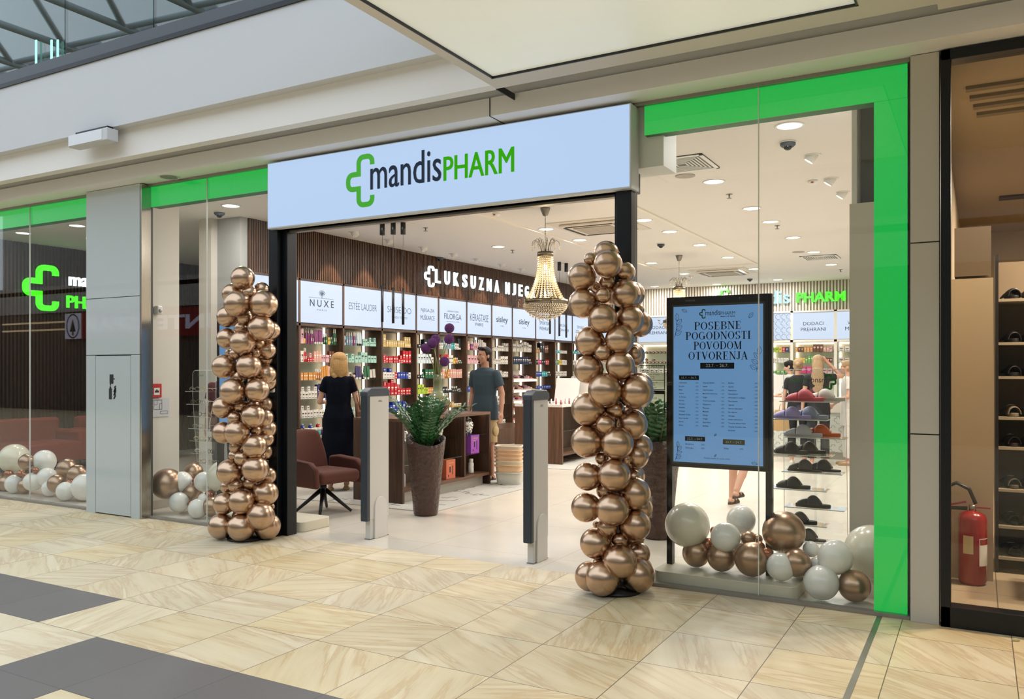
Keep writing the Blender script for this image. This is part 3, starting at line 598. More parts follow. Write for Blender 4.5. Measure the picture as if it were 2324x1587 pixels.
for i, y in enumerate((8.35, 9.264, 10.061, 10.955, 11.838, 12.598, 13.474, 14.261, 15.2)):
    wallspot(V((-7.82, y, 0)), f'white swivel spotlight aimed at the walnut wall, {ORD[i]} from the shop front', rz=PI, group='swivel spotlights along the walnut wall', on=False)
    l = bpy.data.lights.new('wall_spot', 'SPOT'); l.energy = 75; l.color = (1, .76, .54); l.spot_size = R(54); l.spot_blend = .35; l.shadow_soft_size = .035
    o = bpy.data.objects.new('wall_spot', l); COL.objects.link(o); o.location = (-7.87, y, ZC - .1); d = V((XW, y, 2.45)) - o.location; o.rotation_euler = d.to_track_quat('-Z', 'Y').to_euler()
for i, (u, v) in enumerate(((1845, 352), (1887, 405), (1914, 436))): wallspot(atz(u, v, ZC), f'white swivel spotlight near the right partition, {ORD[i]} from the glass', rz=0, group='swivel spotlights by the right partition')
def sprinkler(p, label):
    t = MB().lathe([(.035, 0), (.035, -.006)], seg=16).lathe([(.009, -.006), (.009, -.045)], seg=8).lathe([(.028, -.045), (.028, -.05)], seg=14).build('sprinkler', steel); t.location = (p.x, p.y, ZC); tag(t, label, 'sprinkler', 'ceiling sprinklers')
for i, (u, v, s_) in enumerate(((1655, 441, 'above the right window between two downlights'), (1764, 512, 'deeper along the right-hand row'), (966, 517, 'beside the front trio of black pendants'), (1163, 568, 'left of the big chandelier'), (481, 528, 'behind the left window in the side passage'), (1505, 343, 'at the air vent near the white sign'), (1908, 612, 'close to the far cream wall'))): sprinkler(atz(u, v, ZC), f'small metal sprinkler head {s_}')
def dome(p, label, k=1):
    t = thing('dome_camera', label, 'security camera', (p.x, p.y, ZC), 0, 'dome cameras'); MB().lathe([(.065 * k, 0), (.065 * k, -.03), (.05 * k, -.045)], seg=24).build('housing', dgrey, t)
    MB().sphere((0, 0, -.045), (.036 * k, .036 * k, .03 * k), 16, 8).build('dome', mat('camera_dome', '0c0d10', .08), t); MB().lathe([(.07 * k, 0), (.07 * k, -.012)], seg=24).build('mounting_plate', white, t)
for u, v, s_, k in ((1788, 322, 'behind the right window near the first downlight', 1), (498, 481, 'behind the left window beside the downlight', 1), (998, 583, 'above the lit cross on the walnut wall', 1), (1500, 553, 'between the chandeliers', .9), (1702, 632, 'close to the far wall', .9)): dome(atz(u, v, ZC), f'dark dome security camera {s_}', k)
def vent(p, sx, sy, label):
    t = thing('air_vent', label, 'air vent', (p.x, p.y, ZC), 0, 'ceiling air vents'); MB().box(-sx, sx, -sy, sy, -.008, 0).build('backing', mat('vent_dark', '5c5a57', .6), t)
    f_ = MB(); 
    for a, b_, c_, d_ in ((-sx, sx, -sy, -sy + .03), (-sx, sx, sy - .03, sy), (-sx, -sx + .03, -sy, sy), (sx - .03, sx, -sy, sy)): f_.box(a, b_, c_, d_, -.014, 0)
    f_.build('frame', white, t); b_ = MB()
    for i in range(1, 8):
        q = 1 - i / 8.5
        for a, c_ in ((-1, 0), (1, 0)): b_.box(a * sx * q - .006, a * sx * q + .006, -sy * q, sy * q, -.013, -.004)
        for a, c_ in ((-1, 0), (1, 0)): b_.box(-sx * q, sx * q, a * sy * q - .006, a * sy * q + .006, -.013, -.004)
    b_.build('louvre', white, t)
vent(atz(1548, 372, ZC), .28, .30, 'square louvred air vent behind the glass near the white sign'); vent(atz(1862, 584, ZC), .3, .3, 'square louvred air vent near the far cream wall')
def cassette(p, label, k=1):
    t = thing('air_conditioner', label, 'air conditioner', (p.x, p.y, ZC), 0, 'ceiling cassettes'); MB().box(-.55, .55, -.55, .55, -.012, 0).build('surround', mat('cassette_white', 'd5cdc1', .6), t); MB().box(-.42, .42, -.42, .42, -.05, -.012).build('body', mat('cassette_white'), t, bevel=.02)
    r_ = MB(); 
    for a in range(4): r_.box(-.34, .34, -.385, -.345, -.056, -.045, M=Matrix.Rotation(a * PI / 2, 4, 'Z'))
    r_.build('air_slot', blk, t); MB().box(-.27, .27, -.27, .27, -.062, -.05).build('grille', mat('cassette_grille', 'aca395', .8, bump=.3, bscale=300), t, bevel=.01)
cassette(atz(1360, 513, ZC), 'white ceiling air conditioner right of the big chandelier'); cassette(atz(1640, 616, ZC), 'white ceiling air conditioner in front of the far pharmacy sign')
for u, v, s_ in ((1555, 399, 'beside the square air vent'), (1812, 572, 'near the far air vent')):
    p = atz(u, v, ZC); o = MB().lathe([(.1, 0), (.1, -.006), (.09, -.008)], seg=28).build('ceiling_speaker', mat('speaker_grille2', 'aaa29a', .8)); o.location = (p.x, p.y, ZC); tag(o, f'round grey ceiling loudspeaker {s_}', 'loudspeaker', 'shop ceiling speakers')
for u, v, s_ in ((1845, 410, 'white smoke detector with red lamp near the right partition'), (1126, 484, 'white smoke detector by the ceiling ridge above the lintel'), (1568, 627, 'white smoke detector far down the ceiling by a downlight')):
    p = atz(u, v, ZC); t = thing('smoke_detector', s_, 'smoke detector', (p.x, p.y, ZC), 0, 'smoke detectors'); MB().lathe([(.05, 0), (.05, -.02), (.035, -.04), (.02, -.045)], seg=20).build('body', white, t); MB().box(-.012, .012, -.05, -.04, -.032, -.02).build('lamp', mat('alarm_red', 'b8151c', .35), t)
# pendants
def pendants(P, zs, name, lab):
    for i, ((x, y), (za, zb)) in enumerate(zip(P, zs)):
        t = thing('pendant_light', f'slim black tube pendant of the {lab}, {ORD[i]} from the left', 'pendant light', (x, y, ZC), 0, f'black tube pendants, {lab}')
        MB().lathe([(.034, 0), (.034, -.16)], seg=20).build('canopy', blk, t); MB().lathe([(.0022, -.16), (.0022, za - ZC)], seg=6).build('cable', blk, t); MB().lathe([(.018, za - ZC), (.018, zb - ZC)], seg=16).build('tube', blk, t)
pendants([(-7.02, 8.9), (-6.86, 8.93), (-6.74, 8.99)], [(2.63, 2.14), (2.60, 2.12), (2.59, 2.10)], '', 'front trio')
pendants([(-6.76, 13.4), (-6.72, 13.7), (-6.69, 13.93)], [(2.60, 2.14), (2.56, 2.11), (2.55, 2.09)], '', 'rear trio')
# chandelier
def bead(mb, c, r, M=None):
    vs = [(0, 0, 1), (0, 0, -1)] + [(math.cos(k * PI / 3), math.sin(k * PI / 3), 0) for k in range(6)]; fs = []
    for k in range(6): fs += [(0, 2 + k, 2 + (k + 1) % 6), (1, 2 + (k + 1) % 6, 2 + k)]
    mb.add([(c[0] + v[0] * r, c[1] + v[1] * r, c[2] + v[2] * r) for v in vs], fs)
crystal = mat('crystal_beads', 'f2e2c4', .08, .35, coat=1.0, spec=1.0, em=.0)
brass = mat('aged_nickel', '7c725f', .3, 1.0)
def chandelier(x, y, label, seed=1):
    random.seed(seed); t = thing('chandelier', label, 'chandelier', (x, y, ZC))
    MB().lathe([(.062, 0), (.058, -.02), (.045, -.055), (.03, -.095), (.008, -.1)], seg=24).build('canopy', mat('nickel', '8c857a', .35, 1.0), t)
    ch = MB(); z = -.1
    while z > -.52:
        k = int(-z * 100) % 2; ch.tube([(.008 * math.cos(a) * (1 - k), .008 * math.cos(a) * k, z - .02 + .022 * math.sin(a)) for a in [i * PI / 4 for i in range(8)]], .0022, 5, closed=True); z -= .036
    ch.tube([(0, 0, -.5), (0, 0, -1.1)], .006, 6); ch.build('chain', brass, t)
    cr = MB(); dr = MB()
    for k in range(14):
        a = 2 * PI * k / 14; rr = .175 if k % 2 else .13; top = -.40 if k % 2 else -.375
        pts = [(math.cos(a) * rr * f_, math.sin(a) * rr * f_, zz) for f_, zz in ((.3, -.545), (.38, -.47), (.55, top - .02), (.78, top), (.95, top - .02), (1.0, top - .05))]
        cr.tube(pts, .003, 5)
        for q in range(3): bead(dr, (math.cos(a) * rr, math.sin(a) * rr, top - .065 - q * .022), .009)
        for q in range(2): bead(dr, (math.cos(a) * rr * .62, math.sin(a) * rr * .62, top - .03 - q * .02), .007)
    cr.build('crown_arm', brass, t)
    MB().lathe([(.09, -.545), (.1, -.54), (.1, -.59), (.09, -.592), (.088, -.545)], seg=28).build('upper_band', brass, t)
    Z0, Z1 = -.60, -1.13
    for k in range(24):
        a = 2 * PI * k / 24; n_ = 21
        for i in range(n_):
            s_ = i / (n_ - 1); rr = .092 + .012 * s_ + .135 * s_ ** 2.6; bead(dr, (math.cos(a) * rr, math.sin(a) * rr, Z0 + (Z1 - Z0) * s_), .0125 + .002 * s_)
    MB().lathe([(.262, -1.125), (.275, -1.12), (.275, -1.165), (.262, -1.165)], seg=40).build('lower_band', brass, t)
    for i in range(9):
        rr = .265 * math.cos(i / 9 * PI / 2 * .98) ** .8 ; n_ = max(5, int(rr * 2 * PI / .028))
        for k in range(n_): a = 2 * PI * k / n_ + i * .2; bead(dr, (math.cos(a) * rr, math.sin(a) * rr, -1.185 - i * .02 - random.random() * .006), .0125)
        if i > 4:
            for k in range(n_ // 2): a = 4 * PI * k / n_; bead(dr, (math.cos(a) * rr, math.sin(a) * rr, -1.21 - i * .02), .009)
    o = dr.build('crystal_drops', crystal, t, fix=False); o['kind'] = 'stuff'
    arms = MB(); cn = MB()
    for k in range(6):
        a = 2 * PI * k / 6 + .2; c_, s_ = math.cos(a), math.sin(a); arms.tube([(.26 * c_, .26 * s_, -1.15), (.31 * c_, .31 * s_, -1.19), (.345 * c_, .345 * s_, -1.16), (.345 * c_, .345 * s_, -1.12)], .005, 6); arms.lathe([(.02, -1.12), (.024, -1.11)], (.345 * c_, .345 * s_, 0), 10)
        for q in range(3): bead(cn, (.345 * c_, .345 * s_, -1.145 - q * .022), .009)
    arms.build('arm', brass, t); cn.build('pendant_crystal', crystal, t, fix=False)
    for k in range(6):
        a = 2 * PI * k / 6; MB().sphere((.2 * math.cos(a), .2 * math.sin(a), -1.12), (.013, .013, .022), 8, 6).build('bulb', emis('warm_bulb', 'ffcf70', 30), t)
    MB().sphere((0, 0, -.72), (.02, .02, .04), 8, 6).build('bulb', MATS['warm_bulb'], t)
    for zz, e_ in ((-1.08, 16), (-.78, 6)):
        l = bpy.data.lights.new('chandelier_lamp', 'POINT'); l.energy = e_; l.color = (1, .78, .45); l.shadow_soft_size = .04; o = bpy.data.objects.new('chandelier_lamp', l); COL.objects.link(o); o.parent = t; o.location = (0, 0, zz)
chandelier(-4.62, 9.03, 'large gilt chandelier of crystal strings hanging in the middle of the entrance view')
chandelier(-4.53, 13.93, 'second crystal chandelier farther back, seen above the poster screen', 3)

# ================================================================== LUXURY WALL: lit panels, bays, shelves
DV = [7.72, 8.642, 9.56, 10.48, 11.40, 12.063, 12.979, 13.881, 14.701, 15.717, 16.64, 17.549, 18.47]
XBK = XW - .40
PT, PB, BZ = 2.745, 2.165, .42
pw = mat('print_dark', '2e3a4a', .6); shelfz = [1.865, 1.605, 1.345, 1.08, .81, .55]
logos = [None, ('NUXE', 'PARIS'), ('ESTÊE LAUDER', None), ('SHISEIDO', 'GINZA TOKYO'), ('NJEGA ZA', 'MUŠKARCE'), ('FILORGA', 'PARIS'), ('KÉRASTASE', 'PARIS'), ('sisley', 'PARIS'), ('sisley', 'PARIS'), ('SPORTSKA', 'PREHRANA'), ('MUŠKO', 'ZDRAVLJE'), ('ŽENSKO', 'ZDRAVLJE')]
bayname = ['nearest walnut bay'] + [f'{ORD[i]} walnut bay from the entrance' for i in range(1, 12)]
fr = MB()
for y in DV: fr.box(XBK, XW + .01, y - .018, y + .018, 0.40, PT + .03)
fr.box(XBK, XW + .01, 7.70, 18.49, PB - .05, PB - .015).box(XBK, XW + .01, 7.70, 18.49, PT + .005, PT + .035)
t = thing('wall_shelving', 'long walnut shelving wall with lit panels and glass shelves down the left of the shop', 'shelving', (0, 0, 0))
fr.build('frame', walnut, t); MB().box(XBK - .02, XBK, 7.7, 18.49, BZ, PB).build('back_panel', mat('shelf_back', 'cfc4ae', .6), t)
for b_ in range(12):
    ya, yb = DV[b_] + .02, DV[b_ + 1] - .02; ym_ = (ya + yb) / 2
    MB().box(XBK + .06, XBK + .085, yb - .05, yb - .022, BZ + .02, PB - .05).build('led_strip', led, t)
    for z in shelfz:
        if b_ == 8 and z < 1.5: continue
        MB().box(XBK + .005, XW - .03, ya, yb, z - .008, z).build('glass_shelf', mat('glass_shelf_edge', '9fc0b4', .15, trans=.55) if False else G2, t)
    p = MB().box(XW - .06, XW, ya, yb, PB, PT).build('lit_panel', panelL, t); L = logos[b_]
    if not L: continue
    m_ = MB(); q = XW + .001; W_ = yb - ya
    if b_ == 1:
        text(m_, 'N U X E', (q, ym_, 2.40), YD, ZD, w=.50, h=.1, depth=.002, off=.01); text(m_, 'P A R I S', (q, ym_, 2.345), YD, ZD, w=.2, h=.022)
        m_.box(q, q + .002, ym_ - .27, ym_ + .25, 2.525, 2.529)
        for k in range(7): m_.stroke([(.03 * math.cos(a * PI / 4) + .033 * math.cos(k * PI / 3) * (k > 0), .018 * math.sin(a * PI / 4) + .02 * math.sin(k * PI / 3) * (k > 0)) for a in range(8)], .004, (q, ym_, 2.60), YD, ZD, .002, closed=True)
        m_.box(q, q + .002, ym_ - .004, ym_ + .004, 2.53, 2.59)
    elif b_ in (4, 9, 10, 11): text(m_, L[0], (q, ym_, 2.47), YD, ZD, w=min(.62, W_ * .7) * len(L[0]) / 9, h=.075); text(m_, L[1], (q, ym_, 2.35), YD, ZD, w=min(.62, W_ * .75) * len(L[1]) / 9, h=.075 if L[1][1] != 'U' else .095)
    elif b_ == 2: text(m_, L[0], (q, ym_, 2.41), YD, ZD, w=.66, h=.13, off=-.012)
    elif b_ == 3: text(m_, L[0], (q, ym_, 2.42), YD, ZD, w=.64, h=.1, off=-.014); text(m_, L[1], (q, ym_, 2.33), YD, ZD, w=.42, h=.035)
    elif b_ == 5: text(m_, 'LABORATOIRES', (q, ym_, 2.53), YD, ZD, w=.38, h=.028); text(m_, L[0], (q, ym_, 2.40), YD, ZD, w=.56, h=.1); m_.box(q, q + .002, ym_ - .2, ym_ + .08, 2.355, 2.36); text(m_, L[1], (q, ym_ + .16, 2.35), YD, ZD, w=.1, h=.018)
    elif b_ == 6: text(m_, L[0], (q, ym_, 2.41), YD, ZD, w=.66, h=.17, off=-.008); text(m_, L[1], (q, ym_, 2.32), YD, ZD, w=.28, h=.06)
    else: text(m_, L[0], (q, ym_, 2.40), YD, ZD, w=.46, h=.15, off=.012); text(m_, L[1], (q, ym_, 2.35), YD, ZD, w=.14, h=.022)
    m_.build('lettering', pw, p)
base = MB().box(XBK, -7.6, 7.72, 12.9, .12, BZ).box(XBK, -7.58, 12.9, 18.5, .12, BZ); base.build('base_cabinet', walnutL, t); MB().box(XBK, -7.64, 7.72, 18.5, .0, .12).build('plinth', mat('steel_plinth', 'a9a49a', .35, .4), t)
# sign LUKSUZNA NJEGA
def spaced(mb, s_, ya, yb, q):
    n_ = len(s_); p_ = (yb - ya) / (n_ - .42)
    for i, ch in enumerate(s_): text(mb, ch, (q, ya + (i + .29) * p_, 3.005), YD, ZD, w=p_ * (.52 if ch != 'J' else .42), h=.24, depth=.03, off=.02)
t = thing('wall_sign', 'white backlit wall lettering with open cross high on the walnut slats', 'sign', (0, 0, 0)); q = XW + .03
a, b_ = atx(962, 604, q), atx(984, 650, q); mb = MB(); cross(mb, (q, a.y, b_.z - .02), YD, ZD, .36, .03, wd=.11, ax=.78); mb.build('cross_logo', whiteS, t)
a, b_ = atx(986, 640, q), atx(1131, 670, q); mb = MB(); spaced(mb, 'LUKSUZNA', a.y, b_.y, q); mb.build('lettering', whiteS, t)
a, b_ = atx(1146, 640, q), atx(1212, 670, q); mb = MB(); spaced(mb, 'NJEGA', a.y, b_.y, q); mb.build('lettering', whiteS, t)
# left window sign
t = thing('wall_sign', 'bright green open cross with lit lettering on dark slats in the far left window', 'sign', (0, 0, 0)); q = -12.88
a, b_ = atx(50, 597, q), atx(132, 706, q); mb = MB(); cross(mb, (q, a.y, b_.z), YD, ZD, .70, .05, wd=.125, ax=(b_.y - a.y) / .72); mb.build('cross_logo', greenS, t)
a = atx(155, 650, q); mb = MB(); text(mb, 'mandis', (q, a.y, a.z + .02), YD, ZD, cap=.21, align='l', depth=.04, off=.02); mb.build('lettering', whiteS, t)
a = atx(150, 698, q); mb = MB(); text(mb, 'PHARM', (q, a.y, a.z), YD, ZD, cap=.2, align='l', depth=.04, off=.015); mb.build('green_lettering', greenS, t)

# ================================================================== FAR WALL
t = thing('wall_sign', 'lit pale blue and bright green pharmacy lettering on the far cream slat wall', 'sign', (0, 0, 0)); q = YB - .04
mb = MB(); cross(mb, (-5.42, q, 2.93), XD, ZD, .46, .04, wd=.125); mb.build('cross_logo', greenS, t)
mb = MB(); text(mb, 'mandis', (-4.95, q, 2.99), XD, ZD, w=1.22, h=.30, align='l', depth=.04, off=.01); mb.build('lettering', blueS, t)
mb = MB(); text(mb, 'PHARM', (-3.59, q, 3.0), XD, ZD, w=1.04, h=.22, align='l', depth=.04, off=.03); mb.build('green_lettering', greenS, t)
whiteshelf = mat('white_shelving', 'e2ddd2', .5)
t = thing('far_shelving', 'white wall shelving with lit panels and glass shelves along the far wall', 'shelving', (0, 0, 0)); FX = [-8.2, -7.22, -6.22, -5.5, -4.7, -4.12, -3.62, -2.71, -1.8, -.9]; YS = YB - .42
fr = MB()
for x in FX: fr.box(x - .03, x + .03, YS, YB, 0, 2.79)
fr.box(-8.2, -.9, YS, YB, 2.10, 2.15).box(-8.2, -.9, YS, YB, 2.755, 2.79).box(-8.2, -.9, YS - .02, YB, 0, .5); fr.build('frame', whiteshelf, t)
fshz = [1.885, 1.645, 1.41, 1.19, .95, .7]
ftx = {1: ('DODACI', 'PREHRANI'), 3: ('DODACI', 'PREHRANI'), 6: ('DODACI', 'PREHRANI'), 7: ('VITAMINI I', 'MINERALI')}
for i in range(9):
    xa, xb = FX[i] + .03, FX[i + 1] - .03
    p = MB().box(xa, xb, YS - .0, YS + .05, 2.16, 2.74).build('lit_panel', panelL, t); mb = MB()
    if i in ftx: text(mb, ftx[i][0], ((xa + xb) / 2, YS - .002, 2.465), XD, ZD, w=.42, h=.075); text(mb, ftx[i][1], ((xa + xb) / 2, YS - .002, 2.34), XD, ZD, w=.52, h=.075)
    if i == 5:
        for a in range(4):
            for b_ in range(4):
                cx_, cz_ = xa + .06 + a * .12, 2.22 + b_ * .15; k = .03
                mb.stroke(fillet([(k, k), (k, 2 * k), (-k, 2 * k), (-k, k), (-2 * k, k), (-2 * k, -k), (-k, -k), (-k, -2 * k), (k, -2 * k)], [0, .012, .012, 0, .012, .012, 0, .012, 0], 2), .005, (cx_, YS - .002, cz_), XD, ZD, .002)
    if mb.v: mb.build('lettering' if i != 5 else 'pattern', pw, p)
    MB().box(xa, xb, YB - .02, YB + .0, .5, 2.1).build('back_panel', mat('far_back', 'e6dcc6', .6), t)
    MB().box(xa, xb, YB - .05, YB - .03, 2.07, 2.095).build('led_strip', led, t); MB().box(xa + .01, xa + .03, YB - .06, YB - .03, .55, 2.05).build('led_strip', led, t)
    for z in fshz: MB().box(xa, xb, YS + .03, YB - .02, z - .008, z).build('glass_shelf', G2, t)
# left cafe sofas
def sofa(x, y, rz, w_, lab):
    t = thing('sofa', lab, 'sofa', (x, y, 0), rz, 'red sofas in the side room'); m_ = mat('red_fabric', '7c2a1e', .85, bump=.15, bscale=300)
    MB().box(-w_ / 2, w_ / 2, -.38, .38, .12, .42).build('seat', m_, t, bevel=.05, seg=3); MB().box(-w_ / 2, w_ / 2, .22, .40, .3, .76).build('backrest', m_, t, bevel=.05, seg=3)
    for s_ in (-1, 1): MB().box(s_ * w_ / 2 - .08, s_ * w_ / 2 + .08, -.38, .38, .12, .58).build('armrest', m_, t, bevel=.05, seg=3)
    for a in (-1, 1):
        for b_ in (-1, 1): MB().lathe([(.018, 0), (.022, .12)], (a * (w_ / 2 - .08), b_ * .32, 0), 8).build('leg', blk, t)
sofa(-12.3, 7.2, PI / 2, 1.3, 'low red fabric sofa against the dark slats, farther from the pillar'); sofa(-12.2, 8.75, PI / 2, 1.3, 'low red fabric sofa against the dark slats, nearer the grey pillar'); sofa(-9.9, 10.3, R(200), .8, 'red fabric armchair behind the spectacle stand')
o = bx('wall_panel', -10.45, -10.0, 12.8, 12.84, 0, 2.1, mat('pale_panel', 'b8b0a0', .6)); struct(o)
arealight('side_room_lamp', (-10.6, 8.6, 3.44), .5, 10, (1, .85, .7))
# ================================================================== BALLOONS
gold = mat('chrome_bronze_balloon', 'c4a78e', .27, 1.0); goldB = mat('bronze_balloon', 'b2937a', .3, .95); creamB = mat('cream_balloon', 'e6dfc9', .22, coat=.4); whiteB = mat('ivory_balloon', 'efece4', .2, coat=.4); roseB = mat('copper_balloon', 'a5684c', .24, .9)
BM = {'gold': gold, 'g2': goldB, 'cream': creamB, 'white': whiteB, 'rose': roseB}
def balloon_mesh(m_):
    k = 'balloon_' + m_.name
    if k in bpy.data.meshes: return bpy.data.meshes[k]
    b = MB(); prof = []
    for i in range(25):
        t = PI * i / 24; prof.append((max(.0005, math.sin(t) * (1 - .035 * max(0, -math.cos(t))) * .99), math.cos(t) * (1.03 if math.cos(t) < 0 else .985)))
    b.lathe(prof, seg=40); b.lathe([(.03, -1.02), (.05, -1.06), (.075, -1.10), (.06, -1.11)], seg=10)
    o = b.build('tmp', m_); me = o.data; me.name = k; bpy.data.objects.remove(o); return me
def balloon(parent, p, r, m_, core, label=None):
    o = bpy.data.objects.new('balloon', balloon_mesh(BM[m_])); COL.objects.link(o); o.parent = parent; o.location = p; o.scale = (r, r, r)
    d = V(core) - V(p)
    if d.length < .02: d = V((0, .3, -1))
    o.rotation_euler = (-d).to_track_quat('Z', 'Y').to_euler()
    if label: o['label'] = label
    return o
def column(base, t0, sc, ox, oy, L, label):
    bz = V(base); t = thing('balloon_column', label, 'balloon column', base)
    for (x, y, r, ly) in L:
        tt = t0 + (ly * .085 if ly != 0 else 0) + (.0 if r / sc > 20 else .02); p = att(ox + x / sc, oy + y / sc, tt) - bz; rr = r / sc * tt / FPX * 1.06
        if p.z - rr < .004: p.z = rr + .004
        balloon(t, p, rr, 'gold', (0, .06, p.z))
    H_ = max(att(ox, oy + y / sc, t0).z for (x, y, r, ly) in L)
    z = .13; k = 0
    while z < H_ - .1:
        for q in range(2):
            a = R(55 + 70 * q + (25 if k % 2 else -10)); balloon(t, (math.cos(a) * .13 + .02, math.sin(a) * .13 + .10, z + .03 * q), .10 if q else .09, 'gold', (0, .05, z))
        z += .21; k += 1
    MB().lathe([(.16, 0), (.16, .02), (.02, .03), (.015, H_ - .1)], seg=24).build('stand', blk, t, loc=(0, .05, 0))
LC = [(333,157,56,0),(428,215,36,1),(280,235,48,1),(368,230,35,0),(306,287,64,-1),(438,288,66,-1),(258,350,52,1),(345,357,38,0),(323,407,32,0),(425,408,63,-1),(470,420,48,1),(255,460,50,1),(332,480,60,-1),(415,483,26,0),(452,520,46,1),(262,528,16,2),(298,537,30,0),(395,532,28,0),(240,600,58,0),(363,600,60,-1),(447,642,52,1),(310,655,36,0),(283,724,62,-1),(405,718,58,-1),(235,805,52,0),(322,800,36,0),(385,790,30,0),(290,858,32,-1),(385,848,58,-1),(437,858,50,1),(237,930,52,0),(303,930,60,-1),(397,918,28,0),(448,962,42,1),(392,998,58,-1),(300,1002,34,0),(288,1045,26,0),(328,1058,36,-1),(430,1045,20,1),(268,1127,62,0),(396,1113,64,-1),(300,1195,38,0),(258,1200,34,1),(372,1185,36,0),(440,1170,32,1),(446,1235,62,0),(240,1285,52,0),(328,1275,62,-1),(314,1350,34,0),(422,1348,68,-1),(474,1300,20,1),(225,1418,62,0),(325,1436,66,-1),(455,1418,64,0)]
RC = [(172,98,48,1),(108,124,26,0),(180,143,56,-1),(72,195,55,0),(248,178,42,1),(175,220,32,0),(160,272,32,-1),(252,268,58,0),(130,235,20,1),(78,305,58,0),(300,333,28,1),(268,373,57,0),(160,367,57,-1),(105,460,58,0),(228,452,57,-1),(160,505,34,-1),(284,508,28,1),(100,575,57,0),(230,560,57,-1),(168,660,67,-1),(298,668,66,-1),(98,738,66,0),(208,740,38,0),(170,800,38,-1),(280,800,60,0),(120,800,20,1),(95,870,64,0),(218,877,64,-1),(155,940,26,0),(250,945,24,0),(295,930,50,1),(97,1013,56,0),(205,1007,64,-1),(283,1015,30,1),(170,1072,36,0),(288,1084,64,0),(90,1140,58,0),(198,1148,66,-1),(178,1222,40,0),(132,1210,14,1),(290,1212,62,0),(128,1287,60,0),(226,1274,32,0),(307,1330,44,1),(228,1363,68,-1),(145,1368,26,0),(105,1422,58,0),(157,1460,68,-1),(300,1447,68,0)]
column((-5.66, 5.20, 0), 7.31, 2.2033, 400, 560, LC, 'tall column of chrome bronze balloons standing at the left side of the entrance')
column((-2.14, 5.19, 0), 5.57, 1.804, 1280, 520, RC, 'tall column of chrome bronze balloons standing at the right side of the entrance')
def garland(label, sc, ox, oy, L, loc):
    t = thing('balloon_garland', label, 'balloon garland', loc); ex = []; P = []
    for e in L:
        x, y, r, m_, yy = e; tt = ray(ox + x / sc, oy + y / sc); k = yy / tt.y; rr = r / sc * k / FPX; p = aty(ox + x / sc, oy + y / sc, yy)
        if p.y - rr < YF + .016: # keep it behind the pane
            yy = YF + .02 + rr; tt = ray(ox + x / sc, oy + y / sc); k = yy / tt.y; rr = r / sc * k / FPX; p = aty(ox + x / sc, oy + y / sc, yy)
        if p.z - rr < .004: p.z = rr + .004
        if label.startswith('garland of ivory, bronze and copper') and p.x < -1.03 and p.z - rr < .096: p.z = rr + .096
        P.append((p, rr, m_))
    cx_ = sum(p.x for p, r, m_ in P) / len(P)
    names = {'cream': 'cream balloon', 'white': 'ivory balloon', 'g2': 'metallic bronze balloon', 'rose': 'metallic copper balloon'}
    for p, rr, m_ in P: balloon(t, p - V(loc), rr, m_, (p.x - loc[0] + .1, .35, -.05 + rr), label=('very large ' if rr > .15 else 'small ' if rr < .07 else '') + names[m_])
    # ties that hold the bunch together
    P.sort(key=lambda q: q[0].x); mb = MB()
    for a, b_ in zip(P[:-1], P[1:]): mb.tube([a[0] + V((0, .02, 0)) - V(loc), b_[0] + V((0, .02, 0)) - V(loc)], .002, 4)
    mb.build('ribbon', mat('clear_ribbon', 'c9c4b8', .4), t)
GR_ = [(450,420,190,'cream',5.78),(525,727,118,'g2',5.78),(680,470,38,'rose',5.9),(628,585,55,'rose',5.8),(775,525,127,'white',5.72),(907,375,122,'white',6.0),(970,535,65,'g2',5.80),(1045,540,45,'g2',5.9),(740,765,122,'g2',5.74),(905,640,65,'g2',5.88),(1062,610,50,'rose',5.76),(1130,660,50,'rose',5.70),(1000,795,148,'g2',5.70),(1270,480,180,'g2',5.86),(1205,728,52,'rose',5.72),(1375,740,122,'g2',5.72),(1245,905,122,'white',5.68),(1500,625,68,'white',5.88),(1550,750,60,'white',5.8),(1425,930,92,'g2',5.88),(1710,695,148,'white',5.76),(1590,955,148,'white',5.68),(2020,650,232,'cream',6.1),(1870,950,136,'g2',5.74)]
garland('garland of ivory, bronze and copper balloons along the floor of the big right window', 3.748, 1440, 1080, GR_, (-1.0, 5.85, 0))
GM = [(225,1128,134,'g2',5.80),(450,1028,82,'g2',6.1),(348,1113,92,'white',5.9),(440,1205,85,'g2',5.95),(325,1285,86,'white',5.8),(545,1110,88,'white',5.95),(715,1075,152,'cream',6.05),(535,1255,46,'white',5.85),(590,1225,45,'rose',5.9),(490,1360,85,'white',5.72),(615,1325,88,'g2',5.8),(720,1350,88,'white',5.85),(460,1100,24,'rose',5.95),(425,1300,26,'rose',5.85)]
garland('garland of ivory and bronze balloons between the grey pillar and left balloon column', 3.779, 320, 800, GM, (-6.9, 5.9, 0))
GL = [(65,1193,67,'cream',6.0),(122,1208,37,'g2',5.8),(200,1203,50,'white',5.95),(305,1240,48,'g2',5.95),(350,1263,45,'g2',5.9),(257,1305,42,'g2',5.8),(212,1278,45,'white',5.9),(148,1297,42,'white',5.8),(66,1313,42,'white',5.8),(115,1325,34,'g2',5.85),(95,1262,20,'rose',5.85),(118,1268,18,'rose',5.8),(225,1350,36,'white',5.85),(317,1303,20,'rose',5.8),(297,1363,43,'white',5.75),(385,1340,62,'white',5.85),(-5,1300,40,'g2',5.85),(30,1310,36,'g2',5.85),(160,1245,14,'rose',5.8),(40,1262,20,'rose',5.9),(-60,1290,50,'white',5.85),(-110,1250,60,'g2',6.0)]
garland('garland of ivory and bronze balloons along the floor of the far left window', 1.984, 0, 440, GL, (-9.2, 5.9, 0))

